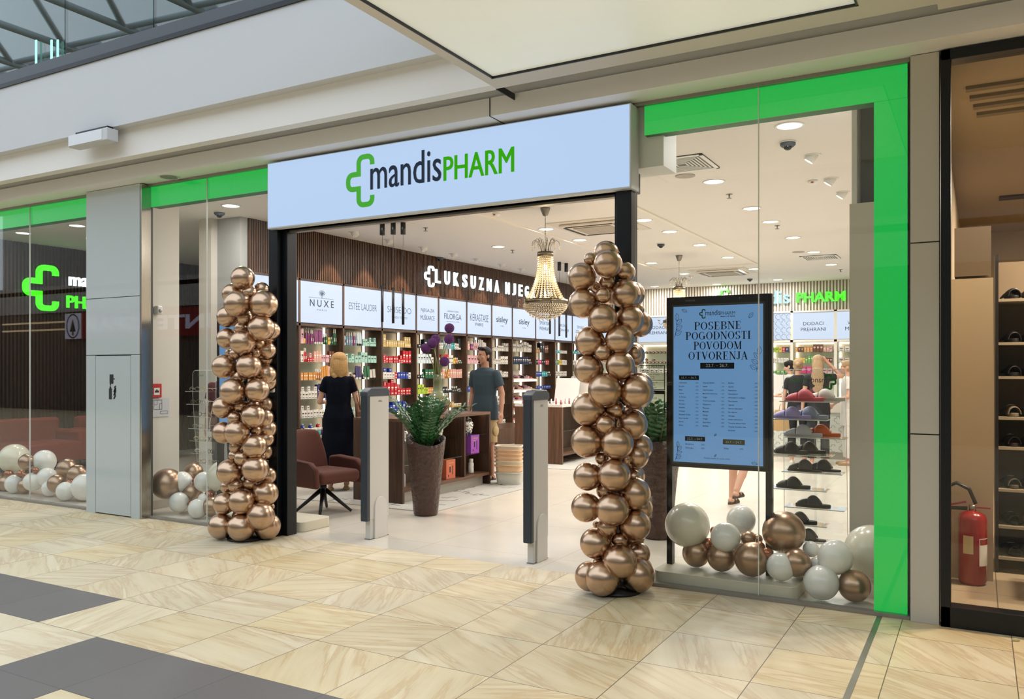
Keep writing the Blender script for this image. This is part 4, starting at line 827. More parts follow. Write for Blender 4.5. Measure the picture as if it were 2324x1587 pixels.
# ================================================================== SECURITY GATES
def gate(x, y0, y1, label):
    t = thing('security_gate', label, 'security gate', (x, (y0 + y1) / 2, 0), 0, 'security gates at the entrance'); a, b_ = y0 - t.location.y, y1 - t.location.y
    bodym = mat('gate_body', 'c9c6c0', .4)
    bo = MB().box(-.035, .03, a + .035, b_, .17, 1.27); bo.build('panel', bodym, t, bevel=.012, seg=3); MB().box(-.04, .034, a, a + .05, .165, 1.30).build('edge_strip', mat('gate_edge', '2b3540', .45), t, bevel=.01, seg=3)
    cp = MB(); pr_ = [(a - .004, 1.262), (b_ + .004, 1.262), (b_ + .004, 1.31), (b_ - .04, 1.338), (a + .06, 1.338), (a - .004, 1.30)]
    cp.prism(pr_, (-.044, 0, 0), YD, ZD, .083); cp.build('cap', dgrey, t, bevel=.01, seg=3); MB().box(-.02, .02, a + .10, b_ - .07, 1.335, 1.343).build('status_lamp', blk, t, bevel=.003)
    MB().box(-.03, .026, a + .055, b_ - .01, 0, .19).build('foot', bodym, t, bevel=.006)
    k = (a + b_) / 2 + .03; fp = [(k - .085, .0), (k + .085, .0)] + [(k + .085 * math.cos(i * PI / 12), .27 + .1 * math.sin(i * PI / 12)) for i in range(13)]
    MB().prism(fp, (.026, 0, 0), YD, ZD, .016).build('arched_cover', mat('gate_cover', 'd2cfca', .4), t, bevel=.006)
    MB().box(-.034, .03, a + .05, b_ - .005, 0, .006).build('base_plate', mat('gate_rim', '77787a', .4), t); m_ = MB(); text(m_, 'sensor', (.031, k, 1.215), YD, ZD, w=.045, h=.012); m_.box(.03, .0325, k - .02, k + .03, 1.212, 1.214); m_.build('imprint', mat('imprint', '6d6f70', .5), t)
gate(-4.70, 5.70, 6.02, 'white anti-theft gate with grey cap, the one nearer the left balloon column'); gate(-3.02, 5.60, 5.90, 'white anti-theft gate with grey cap, the one nearer the right balloon column')

# ================================================================== POTTED PLANTS
potm = mat('brown_glazed_pot', '432a20', .26, bump=.6, bscale=24, var=.3, vscale=14); [setattr(n_.inputs['Distance'], 'default_value', .05) for n_ in potm.node_tree.nodes if n_.type == 'BUMP']; leafm = mat('plant_leaf', '24582c', .28, var=.45, vscale=12); stemm = mat('plant_stem', '3a5a2c', .5)
def plant(x, y, label, H_=.79, seed=2, nst=20, r1=.205, rot=0):
    random.seed(seed); t = thing('potted_plant', label, 'potted plant', (x, y, 0), rot); seg = 48; pr_ = [(.115, 0), (.125, .02), (.15, .3), (.178, .6), (r1 * .97, .78), (r1, .86)]
    vs = []; fs = []
    for i, (r, z) in enumerate(pr_):
        for k in range(seg):
            a = 2 * PI * k / seg; zz = z * H_ / .86; 
            if i >= 4: zz += (.045 * math.cos(a - 2.6) + .02 * math.sin(2 * a)) * (1 if i == 5 else .4)
            vs.append((r * math.cos(a), r * math.sin(a), zz))
    for i in reversed(range(3, 6)):
        for k in range(seg):
            a = 2 * PI * k / seg; r = pr_[i][0] - .02; vs.append((r * math.cos(a), r * math.sin(a), vs[i * seg + k][2] - (.0 if i == 5 else .01)))
    rows_ = 9
    for i in range(rows_ - 1):
        for k in range(seg): fs.append((i * seg + k, i * seg + (k + 1) % seg, (i + 1) * seg + (k + 1) % seg, (i + 1) * seg + k))
    fs.append(tuple(reversed(range(seg)))); fs.append(tuple((rows_ - 1) * seg + k for k in range(seg)))
    MB().add(vs, fs, 0, True).build('pot', potm, t)
    MB().lathe([(r1 - .03, H_ - .10), (.02, H_ - .09)], seg=24).build('soil', mat('soil', '1e1712', .9), t)
    for n_ in range(nst):
        a = 2 * PI * n_ / nst * 1.0 + random.uniform(-.3, .3); lean = random.uniform(.04, .36) if n_ % 3 else random.uniform(.3, .5); ln = random.uniform(.44, .62); b = MB(); P = []
        for i in range(11):
            s_ = i / 10; rr = .06 + lean * s_ ** 1.5 * ln / .5 * .9; zz = H_ - .12 + ln * (s_ - .22 * lean * s_ * s_ * 2) ; P.append(V((math.cos(a) * rr, math.sin(a) * rr, zz)))
        b.tube(P, [.009 - .006 * i / 10 for i in range(11)], 6, m=1)
        for i in range(18):
            s_ = .16 + .84 * i / 17; f_ = s_ * 10; i0 = min(9, int(f_)); p = P[i0].lerp(P[i0 + 1], f_ - i0); d = (P[i0 + 1] - P[i0]).normalized(); side = d.cross(V((math.cos(a), math.sin(a), .2))).normalized() * (1 if i % 2 else -1)
            L_ = .098 * (1 - .45 * abs(s_ - .5)) * random.uniform(.85, 1.1); w_ = L_ * .27; dr = (side * .85 + d * .6).normalized(); nn = dr.cross(d).normalized(); wv = nn.cross(dr).normalized()
            q = [p, p + dr * L_ * .3 + wv * w_ * .9 + nn * .004, p + dr * L_ * .65 + wv * w_ * .75, p + dr * L_, p + dr * L_ * .65 - wv * w_ * .75, p + dr * L_ * .3 - wv * w_ * .9 + nn * .004, p + dr * L_ * .3 - nn * .006, p + dr * L_ * .65 - nn * .008]
            b.add(q, [(0, 1, 6), (0, 6, 5), (1, 2, 7, 6), (6, 7, 4, 5), (2, 3, 7), (7, 3, 4)], 0, True)
        b.build('frond', [leafm, stemm], t, fix=False)
    return t
plant(-4.98, 7.03, 'dark green leafy plant in a tall brown wavy pot between the two security gates', seed=5, nst=24); plant(-2.50, 7.08, 'leafy plant in a tall brown pot half hidden behind the right balloon column', H_=.84, seed=9, r1=.21, rot=2.2)

# ================================================================== WALNUT DISPLAY COUNTER with vase
gx0, gx1, gy0, gy1, gz = -6.27, -5.57, 7.42, 9.32, .95
t = thing('display_counter', 'low walnut display counter with open side shelves standing behind the potted plant', 'display counter', (0, 0, 0))
MB().box(gx0, gx1, gy0, gy1, gz - .035, gz).build('countertop', walnutY, t, bevel=.002); MB().box(gx0, gx1, gy0, gy0 + .035, 0, gz - .035).build('end_panel', walnut, t); MB().box(gx0, gx1, gy1 - .035, gy1, .0, gz - .035).build('end_panel', walnut, t)
MB().box(gx0 + .36, gx0 + .39, gy0 + .03, gy1 - .03, .16, gz - .035).build('centre_panel', walnut, t); MB().box(gx0, gx1, gy0 + .035, gy1 - .035, .13, .165).build('bottom_shelf', walnutY, t)
gd = [gy0 + .035, 8.70, gy1 - .035]; MB().box(gx0, gx1, 8.685, 8.715, .165, gz - .035).build('divider', walnut, t); MB().box(gx0 + .05, gx1 - .05, gy0 + .1, gy1 - .12, 0, .13).build('plinth', mat('steel_plinth'), t)
for z in (.42, .66):
    for a, b_ in ((gd[0], 8.685), (8.715, gd[2])): MB().box(gx0 + .39, gx1 - .02, a, b_, z, z + .008).build('glass_shelf', G2, t)
MB().box(gx1 - .12, gx1 - .1, gd[0], gd[2], gz - .045, gz - .037).build('led_strip', led, t)
def porcelain(p, label, k=1):
    t = thing('porcelain_jar', label, 'jar', p, 0, 'porcelain jars in the counter'); m_ = bpy.data.materials.get('painted_porcelain')
    if not m_:
        m_ = mat('painted_porcelain', 'e8e4da', .2, coat=.5); nt = m_.node_tree; n_ = nt.nodes.new('ShaderNodeTexNoise'); n_.inputs['Scale'].default_value = 38; n_.inputs['Detail'].default_value = 3; tc = nt.nodes.new('ShaderNodeTexCoord'); nt.links.new(tc.outputs['Object'], n_.inputs['Vector'])
        cr = nt.nodes.new('ShaderNodeValToRGB'); cr.color_ramp.elements[0].position = .53; cr.color_ramp.elements[0].color = (*lin('e9e5da'), 1); cr.color_ramp.elements[1].position = .56; cr.color_ramp.elements[1].color = (*lin('33384a'), 1); nt.links.new(n_.outputs['Fac'], cr.inputs[0]); nt.links.new(cr.outputs[0], nt.nodes['Principled BSDF'].inputs['Base Color'])
    MB().lathe([(.04 * k, 0), (.045 * k, .01), (.055 * k, .06 * k), (.068 * k, .12 * k), (.066 * k, .15 * k), (.05 * k, .165 * k), (.048 * k, .175 * k)], seg=24).build('body', m_, t)
    MB().lathe([(.054 * k, .175 * k), (.054 * k, .185 * k), (.035 * k, .205 * k), (.012 * k, .218 * k), (.01 * k, .23 * k), (.014 * k, .235 * k), (.003, .243 * k)], seg=24).build('lid', mat('jar_lid', '3d3a38', .25), t)
xj = gx1 - .14
porcelain((xj, 8.99, .669), 'blue painted white porcelain jar with dark lid on the upper counter shelf'); porcelain((xj, 8.33, .669), 'painted porcelain jar behind the plant on the upper counter shelf', .8); porcelain((xj, 8.30, .429), 'small painted porcelain jar on the middle counter shelf', .75); porcelain((xj, 7.62, .669), 'painted porcelain jar near the front end of the counter', .8)
def giftbox(p, col, label, kk):
    t = thing('gift_box', label, 'gift box', p); MB().box(-.06, .06, -.10, .10, 0, .235).build('carton', mat('gift_' + kk, col, .4), t, bevel=.002)
    mb = MB(); mb.box(.0605, .062, -.03, -.005, .08, .15).box(.0605, .062, .03, .045, .05, .16).box(.0605, .062, -.06, -.045, .03, .055); mb.build('printed_motif', mat('gift_print', '2c2428', .4), t); mb = MB(); mb.box(.0605, .062, -.055, .06, .19, .197).box(.0605, .062, -.04, -.0, .155, .165); mb.build('lettering', mat('gift_gold', 'c9a45a', .4), t)
giftbox((xj + .03, 9.02, .429), '9a4fae', 'purple gift box with printed bottles on the middle counter shelf', 'purple'); giftbox((xj + .03, 8.46, .166), 'c7674a', 'coral gift box with printed bottles on the bottom counter shelf', 'coral')
t = thing('lotion_bottle', 'white lotion bottle standing alone at the bottom of the counter', 'bottle', (xj, 9.06, .166)); MB().lathe([(.034, 0), (.036, .01), (.036, .125), (.026, .14)], seg=20).build('body', mat('lotion_white', 'ddd8cd', .3), t); MB().lathe([(.028, .14), (.028, .18), (.025, .184)], seg=20).build('cap', white, t); m_ = MB(); text(m_, 'care', (.0368, 0, .07), YD, ZD, w=.03, h=.02); m_.build('imprint', mat('imprint'), t)
t = thing('lotion_bottle', 'pale lilac lotion bottle low at the front end of the counter', 'bottle', (xj, 7.60, .166)); MB().lathe([(.034, 0), (.036, .01), (.036, .14), (.02, .16)], seg=20).build('body', mat('lotion_lilac', 'c3b3c0', .3), t); MB().lathe([(.022, .16), (.022, .20)], seg=16).build('cap', white, t)
# vase
vp = att(1000, 905, 9.35); vx, vy = -5.84, 8.5
t = thing('vase', 'large bulbous olive green glazed vase with a tall neck on the walnut counter', 'vase', (vx, vy, gz)); glz = bpy.data.materials.new('olive_glaze'); glz.use_nodes = True; nt = glz.node_tree; b = nt.nodes['Principled BSDF']; tc = nt.nodes.new('ShaderNodeTexCoord'); sp_ = nt.nodes.new('ShaderNodeSeparateXYZ'); nt.links.new(tc.outputs['Object'], sp_.inputs[0]); nz = nt.nodes.new('ShaderNodeTexNoise'); nz.inputs['Scale'].default_value = 6; nt.links.new(tc.outputs['Object'], nz.inputs['Vector']); ma = nt.nodes.new('ShaderNodeMath'); ma.operation = 'MULTIPLY_ADD'; ma.inputs[1].default_value = .05; nt.links.new(nz.outputs['Fac'], ma.inputs[0]); nt.links.new(sp_.outputs[2], ma.inputs[2])
cr = nt.nodes.new('ShaderNodeValToRGB'); e = cr.color_ramp.elements; e[0].position = .0; e[0].color = (*lin('4a4226'), 1); e[1].position = .75; e[1].color = (*lin('6b683c'), 1)
for p_, c_ in ((.13, '4b4627'), (.2, '666844'), (.3, '7f8768'), (.42, '5c6344'), (.6, '5d6340')): x = e.new(p_); x.color = (*lin(c_), 1)
nt.links.new(ma.outputs[0], cr.inputs[0]); nt.links.new(cr.outputs[0], b.inputs['Base Color']); b.inputs['Roughness'].default_value = .12; b.inputs['Coat Weight'].default_value = .6
MB().lathe([(r_ * .87, z_ * .76) for r_, z_ in ((.06, 0), (.075, .01), (.12, .06), (.165, .13), (.178, .19), (.165, .255), (.12, .31), (.08, .345), (.068, .38), (.066, .5), (.068, .64), (.062, .645), (.058, .5))], seg=48).build('body', glz, t)
hd = [(1020, 745), (1019, 770), (988, 771), (982, 779), (966, 791), (1009, 821)]; nm = ['topmost of the six', 'right of the tall bunch', 'rearmost in the middle', 'front of the middle pair', 'lowest on the left side', 'lowest on the right side']; al = mat('allium_purple', '5b2a66', .8, var=.5, vscale=60); al2 = mat('allium_core', '3a1c42', .9)
random.seed(4)
for i, (u, v) in enumerate(hd):
    tt = -_s * vx + _c * vy + (.06 if i == 2 else -.03); p = att(u, v, tt); base_ = V((vx + random.uniform(-.03, .03), vy + random.uniform(-.03, .03), gz + .44)); t = thing('allium_flower', f'round purple allium on a green stem in the vase, {nm[i]}', 'flower', base_, 0, 'purple alliums in the vase'); rel = p - base_
    MB().tube([(0, 0, -.3), rel * .4 + V((0, 0, .05)) * .3, rel], [.008, .007, .005], 8).build('stem', mat('allium_stem', '6d7a45', .5), t); fl = MB(); fl.sphere(rel, .045, 14, 10, 1)
    for k in range(230):
        z = 1 - 2 * (k + .5) / 230; a = k * 2.399963; r_ = math.sqrt(1 - z * z); d = V((r_ * math.cos(a), r_ * math.sin(a), z)); q = rel + d * .056; s1 = d.orthogonal().normalized() * .009; s2 = d.cross(s1); fl.add([q + s1, q + s2, q - s1, q - s2, q + d * .007], [(0, 1, 4), (1, 2, 4), (2, 3, 4), (3, 0, 4), (0, 3, 2, 1)], 0)
    fl.build('flower_head', [al, al2], t, fix=False)
# second counter with testers
t = thing('display_counter', 'walnut counter with white top and make-up testers, half hidden by the right balloon column', 'display counter', (0, 0, 0)); hx0, hx1, hy0, hy1 = -6.55, -5.70, 11.72, 13.6
MB().box(hx0, hx1, hy0, hy1, .905, .945).build('countertop', mat('white_top', 'd8d0c6', .3), t); MB().box(hx0, hx1, hy0, hy0 + .04, 0, .905).build('end_panel', walnutL, t); MB().box(hx0 + .4, hx0 + .43, hy0, hy1, .0, .905).build('centre_panel', walnut, t); MB().box(hx0, hx1, hy1 - .04, hy1, 0, .905).build('end_panel', walnutL, t)
MB().box(hx0 + .43, hx1, hy0 + .04, hy1 - .04, .14, .17).build('bottom_shelf', walnutY, t); MB().box(hx0 + .43, hx1 - .02, hy0 + .04, hy1 - .04, .52, .528).build('glass_shelf', G2, t)
t = thing('counter_mirror', 'white angled make-up mirror board standing on the tester counter', 'mirror board', (-5.95, 12.35, .945)); MB().box(-.20, .22, -.015, .015, 0, .42, M=Matrix.Rotation(R(-14), 4, 'X') ).build('board', mat('mirror_board', 'dcd3cb', .3), t); MB().box(-.1, .1, .0, .16, 0, .012).build('foot', white, t)
random.seed(21)
for k in range(26):
    x, y = random.uniform(hx0 + .1, hx1 - .06), random.uniform(hy0 + .06, hy0 + .5); h = random.uniform(.03, .10); c_ = random.choice(['d8d2cc', '1d1b1d', 'c98f86', 'e8e4e0', '8d2f34', 'd9bfae', '2c2c33'])
    if -6.2 < x < -5.7 and y > 12.2: y = 12.05
    o = MB().lathe([(.012, 0), (.012, h * .6), (.009, h * .62), (.009, h)], seg=10).build('tester_bottle', mat('tester_' + c_, c_, .3)); o.location = (x, y, .945); tag(o, f'{["white", "dark", "rosy"][k % 3]} make-up tester on the white counter top, {ORD[k]} of the scattered testers', 'tester', 'make-up testers on the white counter top')
# rugs
rugm = mat('pale_rug', 'b9b5ac', .95, bump=.3, bscale=200); rugd = mat('rug_lines', '35332f', .95)
def rug(x0, x1, y0, y1, label, seed, rz=0):
    random.seed(seed); t = thing('rug', label, 'rug', ((x0 + x1) / 2, (y0 + y1) / 2, 0)); a, b_ = (x1 - x0) / 2, (y1 - y0) / 2; MB().box(-a, a, -b_, b_, .001, .008).build('pile', rugm, t); mb = MB()
    for k in range(int(a * b_ * 30)):
        x, y = random.uniform(-a + .1, a - .15), random.uniform(-b_ + .1, b_ - .15); pts = [(x, y)]; d = random.choice([(1, 0), (0, 1)])
        for q in range(random.randint(2, 4)): s_ = random.uniform(.05, .14) * random.choice([-1, 1]); x = max(-a + .04, min(a - .04, x + d[0] * s_)); y = max(-b_ + .04, min(b_ - .04, y + d[1] * s_)); pts.append((x, y)); d = (d[1], d[0])
        mb.stroke([p for i, p in enumerate(pts) if i == 0 or (V(p) - V(pts[i - 1])).length > .01], .009, (0, 0, .0081), XD, YD, .0008)
    mb.build('line_pattern', rugd, t)['kind'] = 'stuff'
rug(-6.95, -4.98, 7.15, 9.65, 'pale rug with black broken line pattern under the front walnut counter', 3); rug(-7.05, -5.3, 11.2, 14.2, 'pale rug with black broken lines under the rear tester counter', 8)
# baskets
bm_ = ['c9c7ba', 'd9b48c', 'd8cbb0', 'dcb892', 'dcb892', 'dbb58e', 'd6c9b4']; zz = .008
for i, c_ in enumerate(bm_):
    h = .155; t = thing('shopping_basket', f'{"translucent grey" if i == 0 else "ivory" if i in (2, 6) else "peach"} plastic shopping basket in the stack beside the man, {"at the bottom" if i == 0 else ORD[i] + " from the bottom"}', 'shopping basket', (-5.37, 9.46, zz), R(20), 'stacked shopping baskets'); m_ = mat('basket_' + c_, c_, .45)
    def rr(w_, d_, z, n_=6, r=.05): return [(sx * (w_ - r) + r * math.cos(a), sy * (d_ - r) + r * math.sin(a), z) for sx, sy, a0 in ((1, 1, 0), (-1, 1, PI / 2), (-1, -1, PI), (1, -1, 3 * PI / 2)) for a in [a0 + PI / 2 * k / (n_ - 1) for k in range(n_)]]
    rings = [rr(.15, .105, 0), rr(.168, .122, h - .02), rr(.18, .134, h - .018), rr(.18, .134, h), rr(.166, .120, h), rr(.148, .103, .008)]; vs = [p for q in rings for p in q]; n_ = 24; fs = [(a * n_ + k, a * n_ + (k + 1) % n_, (a + 1) * n_ + (k + 1) % n_, (a + 1) * n_ + k) for a in range(5) for k in range(n_)] + [tuple(reversed(range(n_))), tuple(5 * n_ + k for k in range(n_))]
    MB().add(vs, fs, 0, False).build('tub', m_, t, bevel=.003); MB().tube([(-.17, 0, h - .01), (-.185, -.06, h - .005), (-.15, -.13, h - .004), (0, -.143, h - .004), (.15, -.13, h - .004), (.185, -.06, h - .005), (.17, 0, h - .01)], .006, 6).build('handle', m_, t); zz += .05 if i else .095
# brown armchair
t = thing('armchair', 'brown fabric swivel armchair with black splayed legs just inside the entrance', 'armchair', (-6.0, 6.62, 0), R(80)); bf = mat('brown_fabric', '552c20', .85, bump=.2, bscale=260); pip = mat('brown_piping', '3a1d15', .8)
MB().box(-.26, .26, -.30, .24, .33, .46).build('seat', bf, t, bevel=.05, seg=4)
def shell(pts, y0, y1): return pts
bk = MB(); prb = [(.22, .32), (.25, .45), (.29, .62), (.34, .78), (.375, .855)]; vs = []; 
for (y, z) in prb:
    for x, b_ in ((-.25, -.05), (-.15, 0.01), (0, .03), (.15, .01), (.25, -.05)): k = 1 - .45 * max(0, (z - .6)) / .27 * abs(x) / .25 if z > .6 else 1; vs.append((x * (1.0 if z < .7 else .86), y + b_, z * (1 if abs(x) < .2 else .985)))
n_ = len(vs); vs += [(x * .96, y + .07, z) for x, y, z in vs]; fs = []
for o_ in (0, n_):
    for i in range(4):
        for k in range(4): fs.append((o_ + i * 5 + k, o_ + i * 5 + k + 1, o_ + i * 5 + k + 6, o_ + i * 5 + k + 5))
for i in range(4): fs += [(i * 5, (i + 1) * 5, n_ + (i + 1) * 5, n_ + i * 5), (i * 5 + 4, n_ + i * 5 + 4, n_ + (i + 1) * 5 + 4, (i + 1) * 5 + 4)]
for k in range(4): fs += [(k, n_ + k, n_ + k + 1, k + 1), (20 + k, 21 + k, n_ + 21 + k, n_ + 20 + k)]
bk.add(vs, fs, 0, True).build('backrest', bf, t, sub=2)
for s_ in (-1, 1):
    pa = [(-.31, .30), (.26, .30), (.26, .56), (.10, .58), (-.2, .56), (-.29, .50)]; a = MB().prism(pa, (s_ * .30 - .035, 0, 0), YD, ZD, .07).build('armrest', bf, t, bevel=.03, seg=4); MB().tube([(s_ * .338, y, z) for y, z in ((-.30, .33), (-.285, .49), (-.2, .55), (.1, .57), (.25, .55))], .004, 6).build('piping', pip, a)
MB().tube([(-.24, .37, .33), (-.235, .42, .6), (-.2, .46, .8), (-.1, .49, .855), (0, .495, .865), (.1, .49, .855), (.2, .46, .8), (.235, .42, .6), (.24, .37, .33)], .004, 6).build('piping', pip, t)
MB().lathe([(.035, .18), (.035, .33)], seg=16).build('column', blk, t)
for k in range(4): a = R(45 + 90 * k); MB().tube([(.02 * math.cos(a), .02 * math.sin(a), .24), (.29 * math.cos(a), .29 * math.sin(a), .012)], [.024, .014], 8).build('leg', blk, t)

# ================================================================== POSTER SCREENS
def totem(x0, x1, y, label, full=True):
    t = thing('poster_screen', label, 'poster screen', (0, 0, 0)); za, zb = .09, 2.02
    for a in ((x0, x0 + .042), (x1 - .042, x1)): MB().box(a[0], a[1], y, y + .06, za, zb).build('post', black, t, bevel=.003)
    MB().box(x0 + .02, x1 - .02, y - .012, y + .05, .80, zb + .0).build('frame', black, t, bevel=.004); MB().box(x0 + .045, x1 - .045, y - .014, y - .01, .825, 1.965).build('inner_bezel', mat('bezel_grey', '34332f', .4), t)
    sx0, sx1, sz0, sz1 = x0 + .058, x1 - .055, .838, 1.95; sc = MB().box(sx0, sx1, y - .017, y - .013, sz0, sz1).build('display', emis('screen_blue', '6d9dcf' if full else '9cd0e0', .72), t); W_, H_ = sx1 - sx0, sz1 - sz0; q = y - .0175; ink = mat('screen_ink', '0c1626', .5, spec=.1); mb = MB()
    X = lambda f_: sx0 + W_ * f_
    Z = lambda f_: sz1 - H_ * f_
    for i, (s_, f_, wd) in enumerate((('POSEBNE', .152, .525), ('POGODNOSTI', .215, .725), ('POVODOM', .278, .54), ('OTVORENJA', .342, .66))): serif(mb, s_, (X(.505), q, Z(f_)), XD, ZD, wd * W_, .050 * H_)
    if not full: mb.build('headline', ink, sc); return t
    mb.build('headline', ink, sc); mb = MB(); text(mb, 'mandis', (X(.37), q, Z(.062)), XD, ZD, w=.165 * W_, h=.034 * H_, align='l', depth=.001); text(mb, 'Mall of Split', (X(.70), q, Z(.077)), XD, ZD, w=.16 * W_, h=.010 * H_, align='r', depth=.001, off=.02); mb.build('lettering', ink, sc)
    mb = MB(); cross(mb, (X(.30), q, Z(.080)), XD, ZD, .058 * H_, .001, wd=.12); text(mb, 'PHARM', (X(.54), q, Z(.062)), XD, ZD, w=.16 * W_, h=.022 * H_, align='l', depth=.001); mb.build('green_logo', mat('screen_green', '0d5a3c', .5), sc)
    pl = MB(); wt = MB()
    def pill(f0, f1, z0, z1, m_=pl): a, b_, c_, d_ = X(f0), X(f1), Z(z1), Z(z0); m_.prism(fillet([(a, c_), (b_, c_), (b_, d_), (a, d_)] + [(a, c_)], [0, 0, 0, 0, 0])[:4], (0, q, 0), XD, ZD, .0008)
    pill(.31, .69, .362, .400); pill(.065, .295, .443, .472); pill(.135, .365, .833, .863); gp = MB(); pill(.565, .805, .843, .875, gp)
    text(wt, '22.7. – 26.7.', (X(.5), q - .0012, Z(.389)), XD, ZD, w=.25 * W_, h=.019 * H_, depth=.0002); text(wt, '22.7. – 26.7.', (X(.18), q - .0012, Z(.463)), XD, ZD, w=.18 * W_, h=.012 * H_, depth=.0002); text(wt, '22.7. – 24.7.', (X(.25), q - .0012, Z(.855)), XD, ZD, w=.18 * W_, h=.013 * H_, depth=.0002); text(wt, '23.7. – 24.7.', (X(.685), q - .0012, Z(.866)), XD, ZD, w=.18 * W_, h=.013 * H_, depth=.0002)
    pl.build('date_pill', ink, sc); gp.build('date_pill', mat('pill_olive', '4a4a2c', .5), sc); wt.build('date_lettering', mat('screen_white', 'b8c8dc', .5), sc)
    c1 = ["L'Erbolario 20%", 'Eucerin 20%', 'Babe 20%', 'Avene 20%', 'A-Derma 20%', 'Ducray 25%', 'Klorane 25%', 'Shiseido 30%', 'Clinique 20%', 'Elizabeth Arden 20%', 'Estee Lauder 20%', 'Elemis 20%', 'Nuxe 20%']; c2 = ['Alverde BORN 15%', 'Solset 15%', 'Vital Proteins 10%', 'Monalina kalcarium 15%', 'Solgar 10%', 'Trudi kozmetika 25%', 'Dietpharm 20%', 'Pharmas 20%', 'Mustela 20%', 'Filorga 20%', 'Uriage 30%', 'Equa boce 40%', 'BioRika 30%']; c3 = ['BioRise 30%', 'Quueri 20%', 'Radicalova 10%', 'Hemopharm 15%', 'Hemopharm Collagen 30%', 'Pharmacena 20%', 'Ageney 20%', 'Omron tlakomjeri 15%', 'Rio. Beurer 15%', 'Almagea 15%', 'Institut Esthederm 30%', 'Tvornica zdrave hrane 30%', 'Twerka Omnifoo Vital 20%', 'Revitinol 20%']
    mb = MB()
    for cx0, cx1, L in ((.065, .29, c1), (.34, .58, c2), (.625, .945, c3)):
        for i, s_ in enumerate(L):
            a, b_ = s_.rsplit(' ', 1); zz = Z(.494 + i * .0228); text(mb, a, (X(cx0), q, zz), XD, ZD, cap=.0085 * H_, align='l', depth=.0008, off=.015); text(mb, '- ' + b_, (X(cx1), q, zz), XD, ZD, cap=.0078 * H_, align='r', depth=.0008)
    for s_, b_, f_, g_, z_ in (('Bioderma', '- 20%', .14, .36, .888), ('Skintegra', '- 20%', .14, .36, .912), ('Sisley', '- 20%', .575, .79, .905)): text(mb, s_, (X(f_), q, Z(z_)), XD, ZD, cap=.010 * H_, align='l', depth=.0008, off=.01); text(mb, b_, (X(g_), q, Z(z_)), XD, ZD, cap=.0095 * H_, align='r', depth=.0008)
    text(mb, 'Ponuda vrijedi do isteka zaliha.', (X(.5), q, Z(.974)), XD, ZD, w=.29 * W_, h=.012 * H_, depth=.0008); mb.build('price_list', ink, sc)
    lf = MB()
    def leaf(x, z, l, a): pts = [(l * s_, l * .28 * math.sin(PI * s_) * k) for k in (1, -1) for s_ in ([0, .25, .5, .75, 1] if k == 1 else [.75, .5, .25])]; c_, s2 = math.cos(a), math.sin(a); lf.stroke([(p[0] * c_ - p[1] * s2, p[0] * s2 + p[1] * c_) for p in pts], .0022, (X(x), q, Z(z)), XD, ZD, .0008, closed=True); lf.stroke([(0, 0), (l * .8 * c_, l * .8 * s2)], .0018, (X(x), q, Z(z)), XD, ZD, .0008)
    leaf(.1, .018, .04, -.5); leaf(.85, .085, .045, .9); leaf(.94, .99, .04, 2.9); leaf(.47, .825, .02, .8); leaf(.47, .955, .02, .8)
    for bx_, bz_, k in ((.01, .2, 1), (.02, .995, .8), (.93, .42, 1.0)):
        lf.stroke([(0, 0), (.02 * k, .08 * k), (.02 * k, .14 * k)], .002, (X(bx_), q, Z(bz_)), XD, ZD, .0008)
        for j, (dx, dz, a) in enumerate(((.005, .02, .5), (.012, .055, .6), (.018, .09, .9), (.02, .12, 1.6))): leaf(bx_ + dx / W_, bz_ - dz * k / H_, .055 * k, a if bx_ < .5 else PI - a)
    lf.build('leaf_drawings', ink, sc); mb = MB()
    text(mb, 'HISENSE', (x0 + .18, y - .0135, 1.985), XD, ZD, w=.07, h=.012, depth=.0005); text(mb, 'T', (x0 + .53, y - .0135, 1.985), XD, ZD, cap=.016, depth=.0005); mb.build('frame_imprint', mat('imprint'), t); return t
def plinth(x0, x1, y0, y1, label):
    r = .06; P = fillet([(x0, y0), (x1, y0), (x1, y1), (x0, y1), (x0, y0)], [0, r, r, r, 0])[:-1]; P = [(x0 + r * (1 - math.sin(k * PI / 10)), y0 + r * (1 - math.cos(k * PI / 10))) for k in range(5, -1, -1)][::-1][::-1] + [p for p in P[1:]]
    o = MB().prism(P, (0, 0, 0.001), XD, YD, .09).build('screen_base', mat('base_cream', 'd5cdb6', .45), bevel=.004); tag(o, label, 'display base'); return o
totem(-1.98, -1.235, 5.80, 'tall black framed poster screen with blue opening offer behind the right window'); plinth(-2.0, -1.03, 5.56, 6.05, 'cream rounded floor base carrying the right poster screen and balloons')
totem(-6.80, -6.06, 5.92, 'second poster screen with pale blue offer hidden behind the left balloon column', full=False); plinth(-6.55, -5.42, 5.70, 6.10, 'cream rounded floor base behind the left balloon column')
# ================================================================== PRODUCTS ON THE SHELVES
PC = {'R': ('b3202c', 'red'), 'O': ('c98a3c', 'amber orange'), 'Y': ('d9b94f', 'yellow'), 'D': ('c4a86a', 'gold'), 'G': ('1f5c38', 'dark green'), 'g': ('5f9a4a', 'green'), 'H': ('a9c23a', 'lime green'), 'M': ('84356b', 'plum'), 'V': ('322a5e', 'violet'), 'U': ('26409a', 'royal blue'), 'L': ('7d93a8', 'grey blue'), 'C': ('9cc4b6', 'mint'), 'T': ('3fa9ad', 'turquoise'), 'P': ('d6a7ac', 'pink'), 'S': ('cf9f8f', 'salmon'), 'W': ('dcd6cc', 'white'), 'E': ('bfb9ae', 'light grey'), 'K': ('1a1f2a', 'black'), 'N': ('1e2a45', 'navy'), 'B': ('6b3a26', 'brown'), 'A': ('b2702c', 'amber'), 'I': ('c7d4d8', 'silver'), 'Q': ('c23a78', 'magenta'), 'F': ('b7a2b0', 'floral')}
